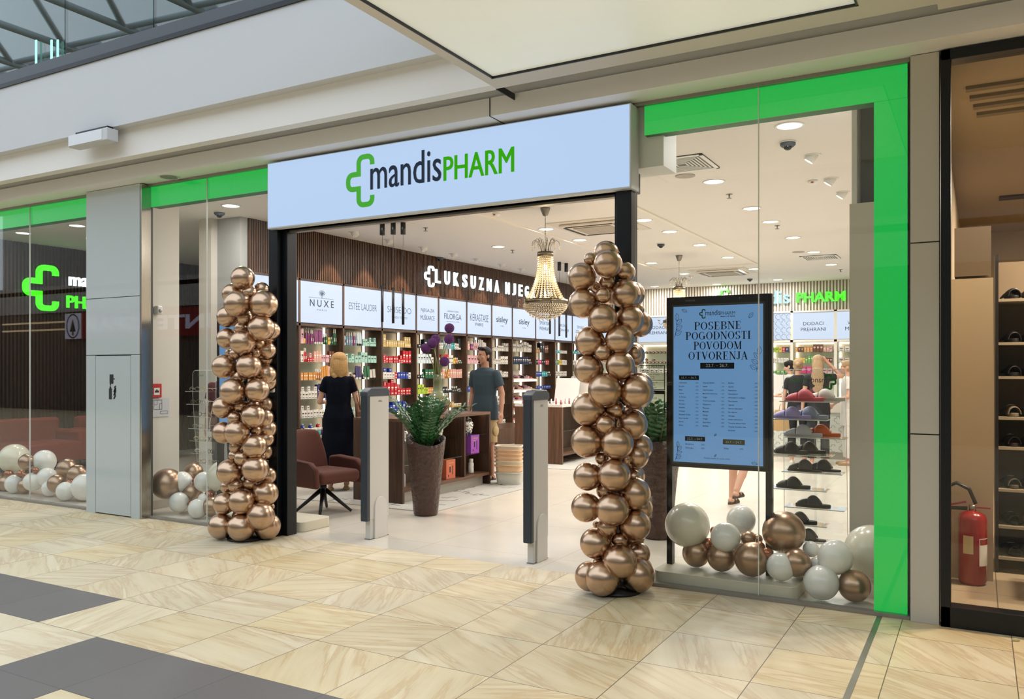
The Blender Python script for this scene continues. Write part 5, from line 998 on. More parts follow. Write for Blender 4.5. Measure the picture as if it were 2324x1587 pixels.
SZ = {'s': .065, 'm': .108, 'l': .158, 'x': .205, 'h': .232}; KW = {'b': .064, 'o': .05, 't': .056, 'j': .066, 'p': .054}; KN = {'b': ('carton', 'box'), 'o': ('bottle', 'bottle'), 't': ('tube', 'tube'), 'j': ('jar', 'jar'), 'p': ('pump_bottle', 'bottle')}
lblW = mat('label_white', 'e2ddd4', .5); lblK = mat('label_dark', '23242a', .5); lblD = mat('label_gold', 'b99a55', .35, .6); PM = {}
def pmesh(kind, c):
    if (kind, c) in PM: return PM[(kind, c)]
    m_ = mat('product_' + PC[c][1].replace(' ', '_'), PC[c][0], .38); acc = lblK if c in 'WEICYHP' else lblW; b = MB()
    if kind == 'b': b.box(-.5, .5, -.47, .47, 0, 1).box(.5, .515, -.3, .3, .55, .68, 1).box(.5, .515, -.2, .12, .42, .47, 1).box(.5, .515, -.3, .3, .12, .2, 1 if c in 'WRO' else 0)
    elif kind == 'o': b.lathe([(.42, 0), (.46, .03), (.46, .58), (.3, .7), (.2, .72)], seg=14).lathe([(.24, .72), (.24, .97), (.2, 1)], seg=12, m=1); b.box(.452, .47, -.16, .16, .2, .42, 1)
    elif kind == 'p': b.lathe([(.42, 0), (.46, .03), (.46, .60), (.24, .68)], seg=14).lathe([(.16, .68), (.16, .8), (.07, .82), (.07, .93)], seg=10, m=1).box(-.1, .34, -.08, .08, .93, 1, 1)
    elif kind == 'j': b.lathe([(.46, 0), (.5, .05), (.5, .55), (.46, .6)], seg=16).lathe([(.5, .62), (.5, .97), (.47, 1)], seg=16, m=1)
    elif kind == 't':
        vs = [(x * .3, y * .44, .16) for x in (-1, 1) for y in (-1, 1)] + [(x * .05, y * .5, 1) for x in (-1, 1) for y in (-1, 1)]; b.add(vs, [(0, 1, 5, 4), (3, 2, 6, 7), (0, 2, 6, 4)[::-1], (1, 3, 7, 5), (4, 5, 7, 6), (0, 2, 3, 1)], 0); b.lathe([(.3, 0), (.3, .16)], seg=12, m=1, sy=1.2)
    o = b.build('tmp', [m_, acc if kind != 'o' or c not in 'WUDNK' else (lblK if c == 'W' else lblW)]); PM[(kind, c)] = o.data; bpy.data.objects.remove(o); return PM[(kind, c)]
COUNT = {}
SB = MB(); SBM = []
def product(kind, c, loc, w_, d_, h, rz, label, group):
    if kind == 'b' and rz == 0 and loc[1] > DV[7]:      # the small cartons of the farthest bays
        me = pmesh(kind, c); M = Matrix.Translation(loc) @ Matrix.Diagonal((d_, w_, h, 1))
        for m_ in me.materials:
            if m_ not in SBM: SBM.append(m_)
        o_ = len(SB.v); SB.v += [tuple(M @ v.co) for v in me.vertices]
        for p in me.polygons: SB.f.append(tuple(i + o_ for i in p.vertices)); SB.m.append(SBM.index(me.materials[p.material_index])); SB.sm.append(False)
        return
    o = bpy.data.objects.new('medicine_box' if 'far' in group and kind == 'b' else 'cosmetic_carton' if kind == 'b' else KN[kind][0], pmesh(kind, c)); COL.objects.link(o); o.location = loc; o.scale = (d_, w_, h); o.rotation_euler = (0, 0, rz); tag(o, label, KN[kind][1], group); COUNT[kind] = COUNT.get(kind, 0) + 1; return o
def parse(spec):
    out = []
    for tk in spec.split():
        st = tk.startswith('^'); tk = tk.lstrip('^'); k, c, rest = tk[0], tk[1], tk[2:]; n = int(''.join(x for x in rest if x.isdigit()) or 1); sz = ''.join(x for x in rest if x.isalpha()) or 'm'
        out += [(k, c, SZ[sz], st)] * n
    return out
def fill(spec, a, b_, place, where, group, wk=1.0, gap=.006):
    """lay the items of spec from a to b_ ; ^ puts an item on top of the row already laid"""
    if not spec: return
    items = [x for x in parse(spec) if not x[3]]; tops = [x for x in parse(spec) if x[3]]; W_ = [KW[k] * wk * (1.15 if h > .15 else 1) for k, c, h, s_ in items]; tot = sum(W_) + gap * len(W_); k_ = min(1.25, (b_ - a - .03) / tot); p = a + .012; pos = []
    for i, ((k, c, h, s_), w_) in enumerate(zip(items, W_)):
        w_ *= k_; hh = h * random.uniform(.96, 1.04); place(k, c, p + w_ / 2, 0, w_, hh, f'{PC[c][1]} {KN[k][0].replace("_", " ")}, {ORD[min(i, 25)]} {where}', group); pos.append((p + w_ / 2, hh, w_)); p += w_ + gap * k_
    for i, (k, c, h, s_) in enumerate(tops):
        ok = [q for q in pos if q[1] < .1] or pos; q = ok[(i * 2 + 1) % len(ok)]; place(k, c, q[0], q[1], q[2] * .95, h, f'{PC[c][1]} {KN[k][0].replace("_", " ")} stacked {ORD[i]} {where.replace("along", "atop")}', group)
LUX = {
 0: ['bP2l oK2m oM', 'bW oM oK2 bW', 'bE2l bF3x', 'bG2x bH3x', 'bW2x tG bE2l', 'bW bE2x', 'tT2 bN oB'],
 1: ['bP2x pY pM2h oM2x tM4x oG2l bY oG2m oG2h', 'bW2l oR2x bR3s bS3l bP4m bB2l oK2s ^bP1s', 'bO7m oA3l tO3x tS2x oR2l', 'bW6m bV4x tV2l ^bW3s', 'bW9m pY oW2l bW2 ^bW2s', 'jU jB jK2 jT2 jM jL jN2 ^oU2s ^oR2s', 'oW2l oR oW3l oR oW4l'],
 2: ['oI2x oL3x oM1x oL1x tI2x bC2m bC4s ^bC2s', 'bC4s bC2m bC2l bC3m ^bC3s', 'bW3m oE2m tV2x oK tG2x tE2l', 'bW4m bC4 tE3', 'bC3m bW3', '', ''],
 3: ['bD2x bD8m bD3s ^bD3m', 'bR2s bR5m bR2s bR3x ^bR3s', 'bW5m bR bU4m bW ^bU2s', 'bR2l bR3x bR5m ^bR3s', 'bU4m bU4l bN2', '', ''],
 4: ['bK3s bK2l', 'bI6l bW', 'bK3s oG1 bG3l', 'bH4l bH2 bO3m', 'bW5', '', ''],
 5: ['bW3m bL4l bT2 bW2m tK2x', 'oW2l bR3l bW2l bY oA2 oG2s', 'bS4m oA2l bO1l bS6l ^bS2s', 'bK4m jK2s oK3m oK2s', 'jA5s bD1m jD3s', '', ''],
 6: ['bS2l oM3l oP3x tE3x tW2l', 'bP6l bS2', 'bW6m oK2', 'bU2m bV2', 'bP3 bW2', '', ''],
 7: ['bE3m bW3s bW4m bE3l', 'bW3s bW3m bW4l', 'bW4m bW3s bW2 ^bW2s', 'oW2 oK5m', 'bW2 bW4l', 'bW5m', 'bB4m oW4m'],
 8: ['bE6l bE4x bW2l', 'bN8l oK2m'],
 9: ['oO4m bK2x bB2l', 'bK2m bQ2m bK2m bR2m', 'bU4m bT3m oK3', 'bU9s', '', '', ''],
 10: ['bL2 bT2s bW4s', 'bL2m bg1 bY2 bW3', 'bW8m', 'bR2s oK4m bY2', '', '', ''],
 11: ['bT4s bL2', 'bW4', 'bE4', 'oE4', '', '', '']}
random.seed(31)
for b_, rows_ in LUX.items():
    ya, yb = DV[b_] + .03, DV[b_ + 1] - .05
    for i, sp_ in enumerate(rows_):
        z = (shelfz + [BZ])[i] + .001; dep = .10 if i < 6 else .14
        def place(k, c, p, dz, w_, h, label, group, z=z, dep=dep):
            d_ = w_ * .9; product(k, c, (XW - .045 - d_ / 2 - random.uniform(0, .012) - (.01 if dz else 0), p, z + dz), w_, d_, h, 0, label, group)
        fill(sp_, ya, yb, place, f'along shelf {["one", "two", "three", "four", "five", "six", "seven"][i]} of the {bayname[b_]}'.replace('walnut bay from the entrance', 'walnut bay'), f'goods on the {bayname[b_]}')
tag(SB.build('cosmetic_carton', SBM, fix=False), 'many small cartons filling the shelves of the farthest walnut bays', 'box', 'goods on the farthest walnut bays', 'stuff')
# far shelves
FAR = {1: ['oB9s', 'oB9s ^oB2s', 'bW6m'], 3: ['bW5m', 'bg3 bW3', 'bW4'], 5: ['bH2m bY bR bV', 'bW6m', 'bg4s', 'bL2'], 6: ['bO1m bB2m bO3m bB3l bS2m bP', 'bY4m bg1 bg3l bE3m bB3m', 'bQ3l bV2 bP2', 'bR2'], 7: ['bW2m bY bW3', 'bE2m bg bY2 bW2', 'bL3'], 2: ['bW5m', 'bE5m'], 4: ['bW5', 'bL4'], 8: ['bW4', 'bW3']}
for b_, rows_ in FAR.items():
    xa, xb = FX[b_] + .05, FX[b_ + 1] - .05
    for i, sp_ in enumerate(rows_):
        z = fshz[i] + .001
        def place(k, c, p, dz, w_, h, label, group, z=z): d_ = w_ * .9; product(k, c, (p, YS + .05 + d_ / 2, z + dz), w_, d_, h, -PI / 2, label, group)
        fill(sp_, xa, xb, place, f'along shelf {["one", "two", "three", "four"][i]} of the {ORD[b_]} bay on the far white wall', f'goods in the {ORD[b_]} far bay', wk=1.35)
# make-up display trays in the ninth walnut bay
ya, yb = DV[8] + .03, DV[9] - .03; t = thing('makeup_display', 'white stepped make-up display with slanted lit trays in the walnut wall', 'make-up display', (XW - .12, (ya + yb) / 2, 0)); hw = (yb - ya) / 2
tw = mat('tray_white', 'd9cfc2', .4); mk = ['d8b2a6', '8d2f34', 'c98f86', '3a2a44', 'e0c9a8', 'b9a2c4', '1d1b1d', 'd46a78']
for i, z in enumerate((1.28, 1.06, .84, .62, BZ + .01)):
    tr = MB().box(-.22, .16, -hw, hw, 0, .02, M=Matrix.Translation((0, 0, z + .03)) @ Matrix.Rotation(R(12), 4, 'Y')).build('tray', tw, t); MB().box(.14, .17, -hw, hw, z - .03, z + .01).build('tray_light', emis('tray_light', 'ffe6c8', 2.2), t)
    MB().box(-.24, -.22, -hw, hw, z, z + .2).build('riser', tw, t)
    for k in range(13):
        y = -hw + .05 + k * (2 * hw - .1) / 12; c_ = mk[(k * 3 + i * 5 + k // 4) % 8]
        for q in range(2):
            o = MB().box(-.035, .03, -.02, .02, 0, .012 + .02 * ((k + q) % 3)).build('compact', mat('makeup_' + c_, c_, .4)); zz = z + .055 - (.0 + .1 * q) * .213; o.location = (XW - .12 + .0 + .1 * q - .06, t.location.y + y, zz - .0); o.rotation_euler = (0, R(12), 0)
            tag(o, f'{["dark", "rosy", "pale"][(k + i) % 3]} cosmetic item, {ORD[k]} in the {["back", "front"][q]} row, {["top", "second", "third", "fourth", "lowest"][i]} make-up tray', 'cosmetic', 'cosmetics in the slanted trays')

# ================================================================== PEOPLE
def blob(name, prims, m_, parent, vox=.008, smooth=4):
    b = MB()
    for p in prims:
        k = p[0]
        if k == 'e': b.sphere((0, 0, 0), p[2], 18, 12, M=Matrix.Translation(p[1]) @ (Euler(p[3]).to_matrix().to_4x4() if len(p) > 3 else Matrix()))
        elif k == 'c':
            a, c_, r0, r1 = V(p[1]), V(p[2]), p[3], p[4]; b.tube([a, a.lerp(c_, .33), a.lerp(c_, .66), c_], [r0, r0 + (r1 - r0) * .33, r0 + (r1 - r0) * .66, r1], 14)
            if len(p) < 6: b.sphere(a, r0, 14, 10); b.sphere(c_, r1, 14, 10)
            elif p[5] == 1: b.sphere(a, r0, 14, 10)
        elif k == 'l':
            n_ = 24; vs = []; fs = []
            for (x, y, z, rx, ry) in p[1]:
                for q in range(n_): a = 2 * PI * q / n_; vs.append((x + rx * math.cos(a), y + ry * math.sin(a), z))
            for i in range(len(p[1]) - 1):
                for q in range(n_): fs.append((i * n_ + q, i * n_ + (q + 1) % n_, (i + 1) * n_ + (q + 1) % n_, (i + 1) * n_ + q))
            fs += [tuple(reversed(range(n_))), tuple((len(p[1]) - 1) * n_ + q for q in range(n_))]; b.add(vs, fs)
    o = b.build(name, m_); r_ = o.modifiers.new('r', 'REMESH'); r_.mode = 'VOXEL'; r_.voxel_size = vox; r_.use_smooth_shade = True
    if smooth: s_ = o.modifiers.new('s', 'SMOOTH'); s_.iterations = smooth; s_.factor = .5
    dg = bpy.context.evaluated_depsgraph_get(); dg.update(); me = bpy.data.meshes.new_from_object(o.evaluated_get(dg)); old = o.data; o.modifiers.clear(); o.data = me; bpy.data.meshes.remove(old)
    me.polygons.foreach_set('use_smooth', [True] * len(me.polygons))
    if parent: o.parent = parent
    return o
skinA = mat('skin', 'ab7d66', .5, sss=.08, var=.08, vscale=20); skinB = mat('skin_light', 'cf9f86', .5, sss=.08, var=.06, vscale=20)
def person(x, y, rz, H_, label, skin, arms, head=(0, 0), legs=None, top=None, bottom=None, hair=None, shoes=None, female=False, lean=0, det=1, face=True):
    t = thing('person', label, 'person', (x, y, 0), rz); k = H_ / 1.75; sw = .165 if female else .185; pf = .9 if female else 1.0
    legs = legs or [((.09, 0, .92), (.10, -.015, .49), (.10, .01, .085)), ((-.09, 0, .92), (-.10, -.015, .49), (-.10, .01, .085))]
    B = []; sk = lambda p: V(p) * k
    tl = lambda z: lean * max(0, z - .9)
    B.append(('l', [(0, -tl(z), z, rx * pf, ry * pf) for z, rx, ry in ((.84, .15, .10), (.93, .165, .112), (1.02, .15, .10), (1.12, .138, .095), (1.26, .158, .11), (1.38, .172, .105), (1.44, .15, .085), (1.475, .09, .065))]))
    nk = V((0, -tl(1.45), 1.45)); hc = V((0, -.025 - tl(1.6), 1.635)); B.append(('c', nk, (0, hc.y + .02, 1.58), .056 * pf, .05 * pf))
    hm = Matrix.Translation(hc) @ Euler((R(head[1]), 0, R(head[0]))).to_matrix().to_4x4(); hp = lambda p: tuple(hm @ V(p)); he = (R(head[1]), 0, R(head[0]))
    B += [('e', hp((0, .01, .02)), (.074, .092, .098), he), ('e', hp((0, -.025, -.03)), (.058, .062, .075), he), ('e', hp((0, -.062, -.082)), (.026, .022, .022), he), ('e', hp((0, -.079, .02)), (.045, .014, .012), he), ('c', hp((0, -.082, .012)), hp((0, -.104, -.024)), .008, .013), ('e', hp((0, -.082, -.052)), (.022, .012, .012), he), ('e', hp((.045, -.055, -.02)), (.02, .022, .022), he), ('e', hp((-.045, -.055, -.02)), (.02, .022, .022), he), ('e', hp((.076, .012, -.005)), (.009, .018, .03), he), ('e', hp((-.076, .012, -.005)), (.009, .018, .03), he)]
    for hip, kn, an in legs:
        hip, kn, an = V(hip), V(kn), V(an); B += [('c', hip, kn, .088, .058), ('c', kn, an, .055, .036), ('e', tuple(kn.lerp(an, .3) + V((0, .012, 0))), (.045, .044, .11))]
        fd = V((0, -1, 0)); B += [('c', tuple(an + V((0, .03, -.045))), tuple(an + fd * .13 + V((0, 0, -.055))), .034, .026)]
    for sx_, el, wr, curl in arms:
        sh = V((sx_ * sw, -tl(1.4), 1.395)); el, wr = V(el), V(wr); B += [('c', tuple(sh), tuple(el), .048 * pf, .038 * pf), ('c', tuple(el), tuple(wr), .038 * pf, .026 * pf)]
        d = (wr - el).normalized(); pal = wr + d * .055; side = d.cross(V((0, 1, 0))); side = side.normalized() if side.length > .2 else V((1, 0, 0)); fw = side.cross(d).normalized()
        if fw.y > 0: fw = -fw
        B.append(('c', tuple(wr), tuple(pal), .026, .03)); B.append(('e', tuple(wr + d * .05 + fw * .014), (.024, .03, .04))); B.append(('e', tuple(wr + d * .05 - fw * .014), (.022, .028, .038)))
        inw = V((-sx_, 0, 0)) * .6 + V((0, 0, 0))
        for j in range(4):
            b0 = pal + d * .022 + fw * (.03 - .02 * j); L_ = (.036, .041, .038, .03)[j]; d1 = (d + inw * curl * .5).normalized(); p1 = b0 + d1 * L_; d2 = (d + inw * curl * 1.6 - d * curl * .5).normalized(); p2 = p1 + d2 * L_ * .75; d3 = (d2 + inw * curl - d * curl * .6).normalized(); B += [('c', tuple(b0), tuple(p1), .0105, .0095), ('c', tuple(p1), tuple(p2), .0095, .0085), ('c', tuple(p2), tuple(p2 + d3 * L_ * .5), .0085, .0075)]
        tb = wr + d * .03 + fw * .026; B += [('c', tuple(tb), tuple(tb + (d + fw * .9).normalized() * .035), .012, .010), ('c', tuple(tb + (d + fw * .9).normalized() * .035), tuple(tb + (d + fw * .9).normalized() * .035 + (d + inw * .4).normalized() * .028), .010, .008)]
    sc = Matrix.Diagonal((k, k, k, 1))
    o = blob('body', B, skin, t, .0075 if det else .010, 3); o.scale = (k, k, k)
    if face:
        for s_ in (-1, 1):
            e_ = MB().sphere(hp((s_ * .029, -.078, .004)), (.011, .008, .006), 10, 6, 0).sphere(hp((s_ * .029, -.0845, .004)), (.0048, .003, .0048), 8, 6, 1).build('eye', [mat('eye_white', 'cfc8c0', .3), mat('iris', '1f1512', .2)], t); e_.scale = (k, k, k)
            e_ = MB().tube([hp((s_ * .014, -.093, .022)), hp((s_ * .03, -.091, .027)), hp((s_ * .046, -.079, .021))], .0035, 6).build('eyebrow', hair[1] if hair else blk, t); e_.scale = (k, k, k)
        e_ = MB().tube([hp((-.022, -.090, -.052)), hp((-.008, -.0955, -.049)), hp((.008, -.0955, -.049)), hp((.022, -.090, -.052))], .0042, 6).build('lips', mat('lips', '8a4f45', .5), t); e_.scale = (k, k, k)
    def part(name, prims, m_, vox=.009, sm=4): o = blob(name, prims, m_, t, vox, sm); o.scale = (k, k, k); return o
    arms_ = [(V((sx_ * sw, -tl(1.4), 1.395)), V(el), V(wr), sx_) for sx_, el, wr, c_ in arms]
    if top:
        col_, hem, slv, rough_ = top; P = [('l', [(0, -tl(z), z, rx * pf, ry * pf) for z, rx, ry in ((hem - .02, .204, .142), (.98, .192, .134), (1.12, .165, .118), (1.26, .178, .128), (1.38, .19, .12), (1.44, .165, .10), (1.485, .088, .075))])]
        for sh, el, wr, sx_ in arms_: e2 = sh.lerp(el, slv); P += [('c', tuple(sh + V((-sx_ * .004, 0, 0))), tuple(e2), .063 * pf, .066 * pf if slv < .9 else .055, 1)] + ([('c', tuple(el), tuple(el.lerp(wr, slv - 1)), .052, .045, 1)] if slv > 1 else [])
        part('shirt', P, col_)
    if bottom:
        kind, m_ = bottom[0], bottom[1]
        if kind == 'dress':
            part('dress', [('l', [(0, -tl(z), z, rx * pf, ry * pf) for z, rx, ry in ((bottom[2], .30, .23), (.45, .275, .21), (.75, .225, .165), (.93, .222, .158), (1.1, .170, .124), (1.26, .178, .128), (1.38, .188, .12), (1.44, .165, .10), (1.475, .095, .075))])] + [('c', tuple(sh + V((-sx_ * .02, 0, .005))), tuple(sh.lerp(el, bottom[3])), .062, .058, 1) for sh, el, wr, sx_ in arms_], m_, .010)
        else:
            fr_ = {'shorts': .98, 'trousers': 1.9, 'tights': 1.85}[kind]; P = [('l', [(0, 0, z, rx * pf, ry * pf) for z, rx, ry in ((.86, .172, .12), (.94, .168, .116), (1.0, .150, .105))])]
            for hip, kn, an in legs:
                hip, kn, an = V(hip), V(kn), V(an); r_ = .092
                if fr_ < 1: P.append(('c', tuple(hip), tuple(hip.lerp(kn, fr_)), r_, .092, 1))
                else: P += [('c', tuple(hip), tuple(kn), r_, .07 if kind == 'trousers' else .062), ('c', tuple(kn), tuple(kn.lerp(an, fr_ - 1)), .068 if kind == 'trousers' else .058, .068 if kind == 'trousers' else .044, 1)]
            part(kind if kind != 'tights' else 'trousers', P, m_)
            if kind == 'shorts':
                for hip, kn, an in legs: q = V(hip).lerp(V(kn), .62); s_ = 1 if q.x > 0 else -1; part('cargo_pocket', [('e', (q.x + s_ * .085, q.y, q.z), (.028, .06, .075))], m_, .007, 2)
    if hair:
        style, hm_ = hair; E = lambda p, r: ('e', hp(p), r, he)
        P = [E((0, .028, .045), (.083, .088, .082)), E((0, .035, .0), (.079, .07, .085))]
        if style == 'short': P += [E((.02, -.045, .095), (.055, .04, .026)), E((-.03, -.03, .1), (.045, .045, .025)), E((0, .07, -.04), (.06, .04, .05)), E((.068, .005, .03), (.014, .03, .04)), E((-.068, .005, .03), (.014, .03, .04))]
        if style == 'bob': P += [E((0, .03, .05), (.098, .1, .085)), E((.07, .02, -.04), (.045, .07, .14)), E((-.07, .02, -.04), (.045, .07, .14)), E((0, .08, -.06), (.098, .055, .15)), E((0, .045, -.11), (.105, .078, .085)), E((.065, .06, -.17), (.04, .04, .06)), E((0, .075, -.18), (.04, .04, .065)), E((-.065, .055, -.165), (.04, .04, .055)), E((.098, .02, -.12), (.025, .04, .08)), E((-.098, .02, -.12), (.025, .04, .08))]
        if style != 'short': P += [E((0, -.035, .085), (.062, .05, .03)), E((.055, -.01, .05), (.028, .07, .06)), E((-.055, -.01, .05), (.028, .07, .06))]
        if style == 'long': P += [E((.05, .03, -.03), (.04, .05, .13)), E((-.05, .03, -.03), (.04, .05, .13)), E((0, .09, -.1), (.085, .04, .17)), E((0, .115, -.25), (.10, .035, .20)), E((0, .12, -.40), (.085, .025, .10))]
        if style == 'bun': P += [E((0, .125, .03), (.04, .045, .04))]
        if style == 'tail': P += [E((0, .12, -.02), (.035, .045, .06)), E((0, .13, -.13), (.03, .03, .10))]
        hr = part('hair', P, hm_, .006, 3)
    if shoes:
        for hip, kn, an in legs:
            an = V(an); P = [('c', tuple(an + V((0, .045, -.06))), tuple(an + V((0, -.16, -.066))), .036, .034)] if shoes[0] == 'shoe' else []
            b = MB(); b.add(*(lambda L_: (L_[0], L_[1]))((lambda n_: ([(an.x + .044 * math.cos(2 * PI * q / n_) * (1.08 if math.sin(2 * PI * q / n_) < 0 else .8), an.y - .045 + .135 * math.sin(2 * PI * q / n_), zz) for zz in (an.z - .084, an.z - .064) for q in range(n_)], [tuple(reversed(range(n_))), tuple(range(n_, 2 * n_))] + [(q, (q + 1) % n_, n_ + (q + 1) % n_, n_ + q) for q in range(n_)]))(20)))
            if shoes[0] == 'sandal':
                for yy in (-.02, -.10): b.tube([(an.x - .046, an.y + yy, an.z - .07), (an.x - .03, an.y + yy, an.z - .035 - .01 * (yy < -.05)), (an.x, an.y + yy, an.z - .018 - .015 * (yy < -.05)), (an.x + .03, an.y + yy, an.z - .035 - .01 * (yy < -.05)), (an.x + .046, an.y + yy, an.z - .07)], .016, 6, flat=.4)
            s_ = b.build('sandal' if shoes[0] == 'sandal' else 'sole', shoes[1], t); s_.scale = (k, k, k)
            if P: part('shoe', P, shoes[1], .008, 2)
    return t
hang = lambda s_, dx=.0, dy=0: (s_, (s_ * (.225 + dx), .01 + dy, 1.13), (s_ * (.235 + dx), -.04 + dy, .885), .45)
def hairmat(name, c1, c2):
    m = wood(name, c1, c2, 'Z', .45, 9); m.node_tree.nodes['Principled BSDF'].inputs['Specular IOR Level'].default_value = .25
    nt = m.node_tree; n_ = [x for x in nt.nodes if x.type == 'TEX_NOISE'][0]; bp = nt.nodes.new('ShaderNodeBump'); bp.inputs['Strength'].default_value = .7; bp.inputs['Distance'].default_value = .01; nt.links.new(n_.outputs['Fac'], bp.inputs['Height']); nt.links.new(bp.outputs[0], nt.nodes['Principled BSDF'].inputs['Normal']); return m
hairB = mat('black_hair_old', '17120f', .45, var=.3, vscale=90); hairY = mat('blonde_hair', 'b48d5a', .45, var=.35, vscale=70, bump=.4, bscale=120); hairL = mat('ash_blonde_hair', 'a58a6a', .45, var=.4, vscale=80, bump=.4, bscale=120); hairD = mat('brown_hair', '4a3526', .45, var=.3, vscale=80)
teal = mat('teal_tshirt', '2b3b44', .85, bump=.12, bscale=30); khaki = mat('khaki_cloth', 'a8926a', .85, bump=.3, bscale=40); navyd = mat('navy_dress', '050815', .9, bump=.25, bscale=18, spec=.15); blackc = mat('black_cloth', '17171a', .8, bump=.2, bscale=20); whitec = mat('white_uniform', 'd9d3cb', .8, bump=.15, bscale=20); maroon = mat('maroon_tshirt', '5a1526', .85)
hairB = hairmat('black_hair', '0c0908', '1d1714'); hairY = hairmat('blonde_hair', '8a6336', 'd9b87f'); hairL = hairmat('ash_blonde_hair', '6e563c', 'c4aa84'); hairD = hairmat('brown_hair', '35251a', '5c4432')
sand = mat('brown_sandal', '3a2a20', .6); tans = mat('tan_shoe', 'a08258', .6)
person(-5.86, 9.66, R(-6), 1.80, 'man with short dark hair and goatee in a dark teal T-shirt and khaki cargo shorts', skinA, [(1, (.255, .03, 1.14), (.285, -.03, .90), .6), (-1, (-.245, .05, 1.14), (-.25, -.02, .9), .5)], head=(-14, 0), top=(teal, .82, .62, 1), bottom=('shorts', khaki), hair=('short', hairB), shoes=('sandal', sand))
p = [o for o in COL.objects if o.name == 'person'][0]; hm = Matrix.Translation((0, -.025, 1.635)) @ Euler((0, 0, R(-14))).to_matrix().to_4x4(); g_ = MB().sphere((0, 0, 0), (.017, .010, .016), 10, 8, M=hm @ Matrix.Translation((0, -.082, -.085))); g_.tube([hm @ V((-.026, -.086, -.056)), hm @ V((0, -.099, -.043)), hm @ V((.026, -.086, -.056))], .004, 6); g_ = g_.build('goatee', hairB, p); g_.scale = (1.80 / 1.75,) * 3
person(-6.93, 7.92, R(222), 1.70, 'blonde woman seen from behind in a long navy dress and flat shoes facing the shelves', skinB, [(1, (.235, -.04, 1.13), (.15, -.24, 1.12), .6), (-1, (-.235, .0, 1.12), (-.24, -.12, .92), .5)], head=(18, 0), bottom=('dress', navyd, .22, .5), hair=('bob', hairY), shoes=('shoe', tans), female=True)
t = thing('shoulder_bag', 'brown woven bag hanging from the right shoulder of the woman in the navy dress', 'bag', (-6.93, 7.92, 0), R(222)); bgm = mat('woven_brown', '6d4a34', .8, bump=.5, bscale=90)
MB().box(-.31, -.22, -.10, .14, .72, 1.0).build('bag_body', bgm, t, bevel=.03, seg=3)
for s_ in (-.06, .09): MB().tube([(-.265, s_, .98), (-.25, s_ * .8, 1.2), (-.19, s_ * .5, 1.40), (-.14, 0, 1.445), (-.15, s_ * -.3, 1.40), (-.22, s_ * .3, 1.18), (-.265, s_, .98)], .007, 6).build('strap', mat('tan_leather', '8a6248', .6), t)
person(-2.32, 9.25, R(170), 1.70, 'person walking away behind the poster screen with bare legs and dark sandals', skinB, [hang(1), hang(-1)], legs=[((.09, 0, .92), (.09, -.05, .49), (.10, -.02, .085)), ((-.09, 0, .92), (-.10, .03, .50), (-.10, .30, .21))], top=(blackc, .84, .6, 1), bottom=('shorts', mat('denim', '2c3a52', .85)), hair=('tail', hairD), shoes=('sandal', sand), female=True)
person(-3.05, 15.9, R(-60), 1.66, 'pharmacist with dark tied hair in a white T-shirt working behind the far counter screen', skinB, [(1, (.22, -.04, 1.15), (.15, -.25, 1.06), .5), (-1, (-.22, -.04, 1.15), (-.15, -.25, 1.06), .5)], head=(-30, 10), top=(whitec, .84, .55, 1), bottom=('trousers', whitec), hair=('tail', hairB), shoes=('shoe', tans), female=True, det=0)
person(-2.52, 13.75, R(188), 1.66, 'customer with light brown tied hair in black clothes at the far counter', skinB, [hang(1), hang(-1)], top=(blackc, .84, .55, 1), bottom=('trousers', blackc), hair=('bun', hairL), shoes=('shoe', whitec), female=True, det=0, face=False)
person(-2.18, 13.55, R(200), 1.72, 'customer with long straight blonde hair in black clothes holding one hand to her head', skinB, [(-1, (-.36, -.06, 1.42), (-.13, -.07, 1.66), .7), hang(1)], head=(-15, 0), top=(blackc, .84, .5, 1), bottom=('trousers', blackc), hair=('long', hairL), shoes=('shoe', whitec), female=True, det=0, face=False)
person(-1.80, 13.95, R(-70), 1.64, 'pharmacist in a white uniform facing the customers at the far right', skinB, [(1, (.22, -.04, 1.15), (.1, -.22, 1.1), .5), (-1, (-.22, -.02, 1.14), (-.2, -.2, 1.0), .5)], head=(-10, 0), top=(whitec, .68, .55, 1), bottom=('trousers', whitec), hair=('tail', hairL), shoes=('shoe', tans), female=True, det=0)
person(-7.86, 6.98, R(30), 1.62, 'man in a maroon T-shirt behind the spectacle stand, mostly hidden by balloons', skinA, [hang(1), hang(-1)], head=(10, 0), top=(maroon, .84, .6, 1), bottom=('trousers', mat('dark_jeans', '1a2634', .85)), hair=('short', hairB), shoes=('shoe', blk), det=0)
person(-6.68, 14.6, R(20), 1.66, 'assistant with long black hair and white coat bending behind the tester counter', skinB, [hang(1), hang(-1)], head=(0, 20), top=(whitec, .7, 1.6, 1), bottom=('trousers', whitec), hair=('long', hairB), shoes=('shoe', blk), female=True, det=0, lean=.25)
t = thing('shopping_bag', 'tan paper carrier bag held by the customer at the far counter', 'bag', (-2.76, 13.72, .52), 0); MB().prism([(-.13, 0), (.13, 0), (.10, .33), (-.10, .33)], (0, .06, 0), XD, ZD, .12).build('bag_body', mat('kraft', 'a98a5e', .8), t); MB().tube([(-.05, 0, .32), (-.03, 0, .42), (.03, 0, .42), (.05, 0, .32)], .006, 6).build('handle', mat('kraft'), t)

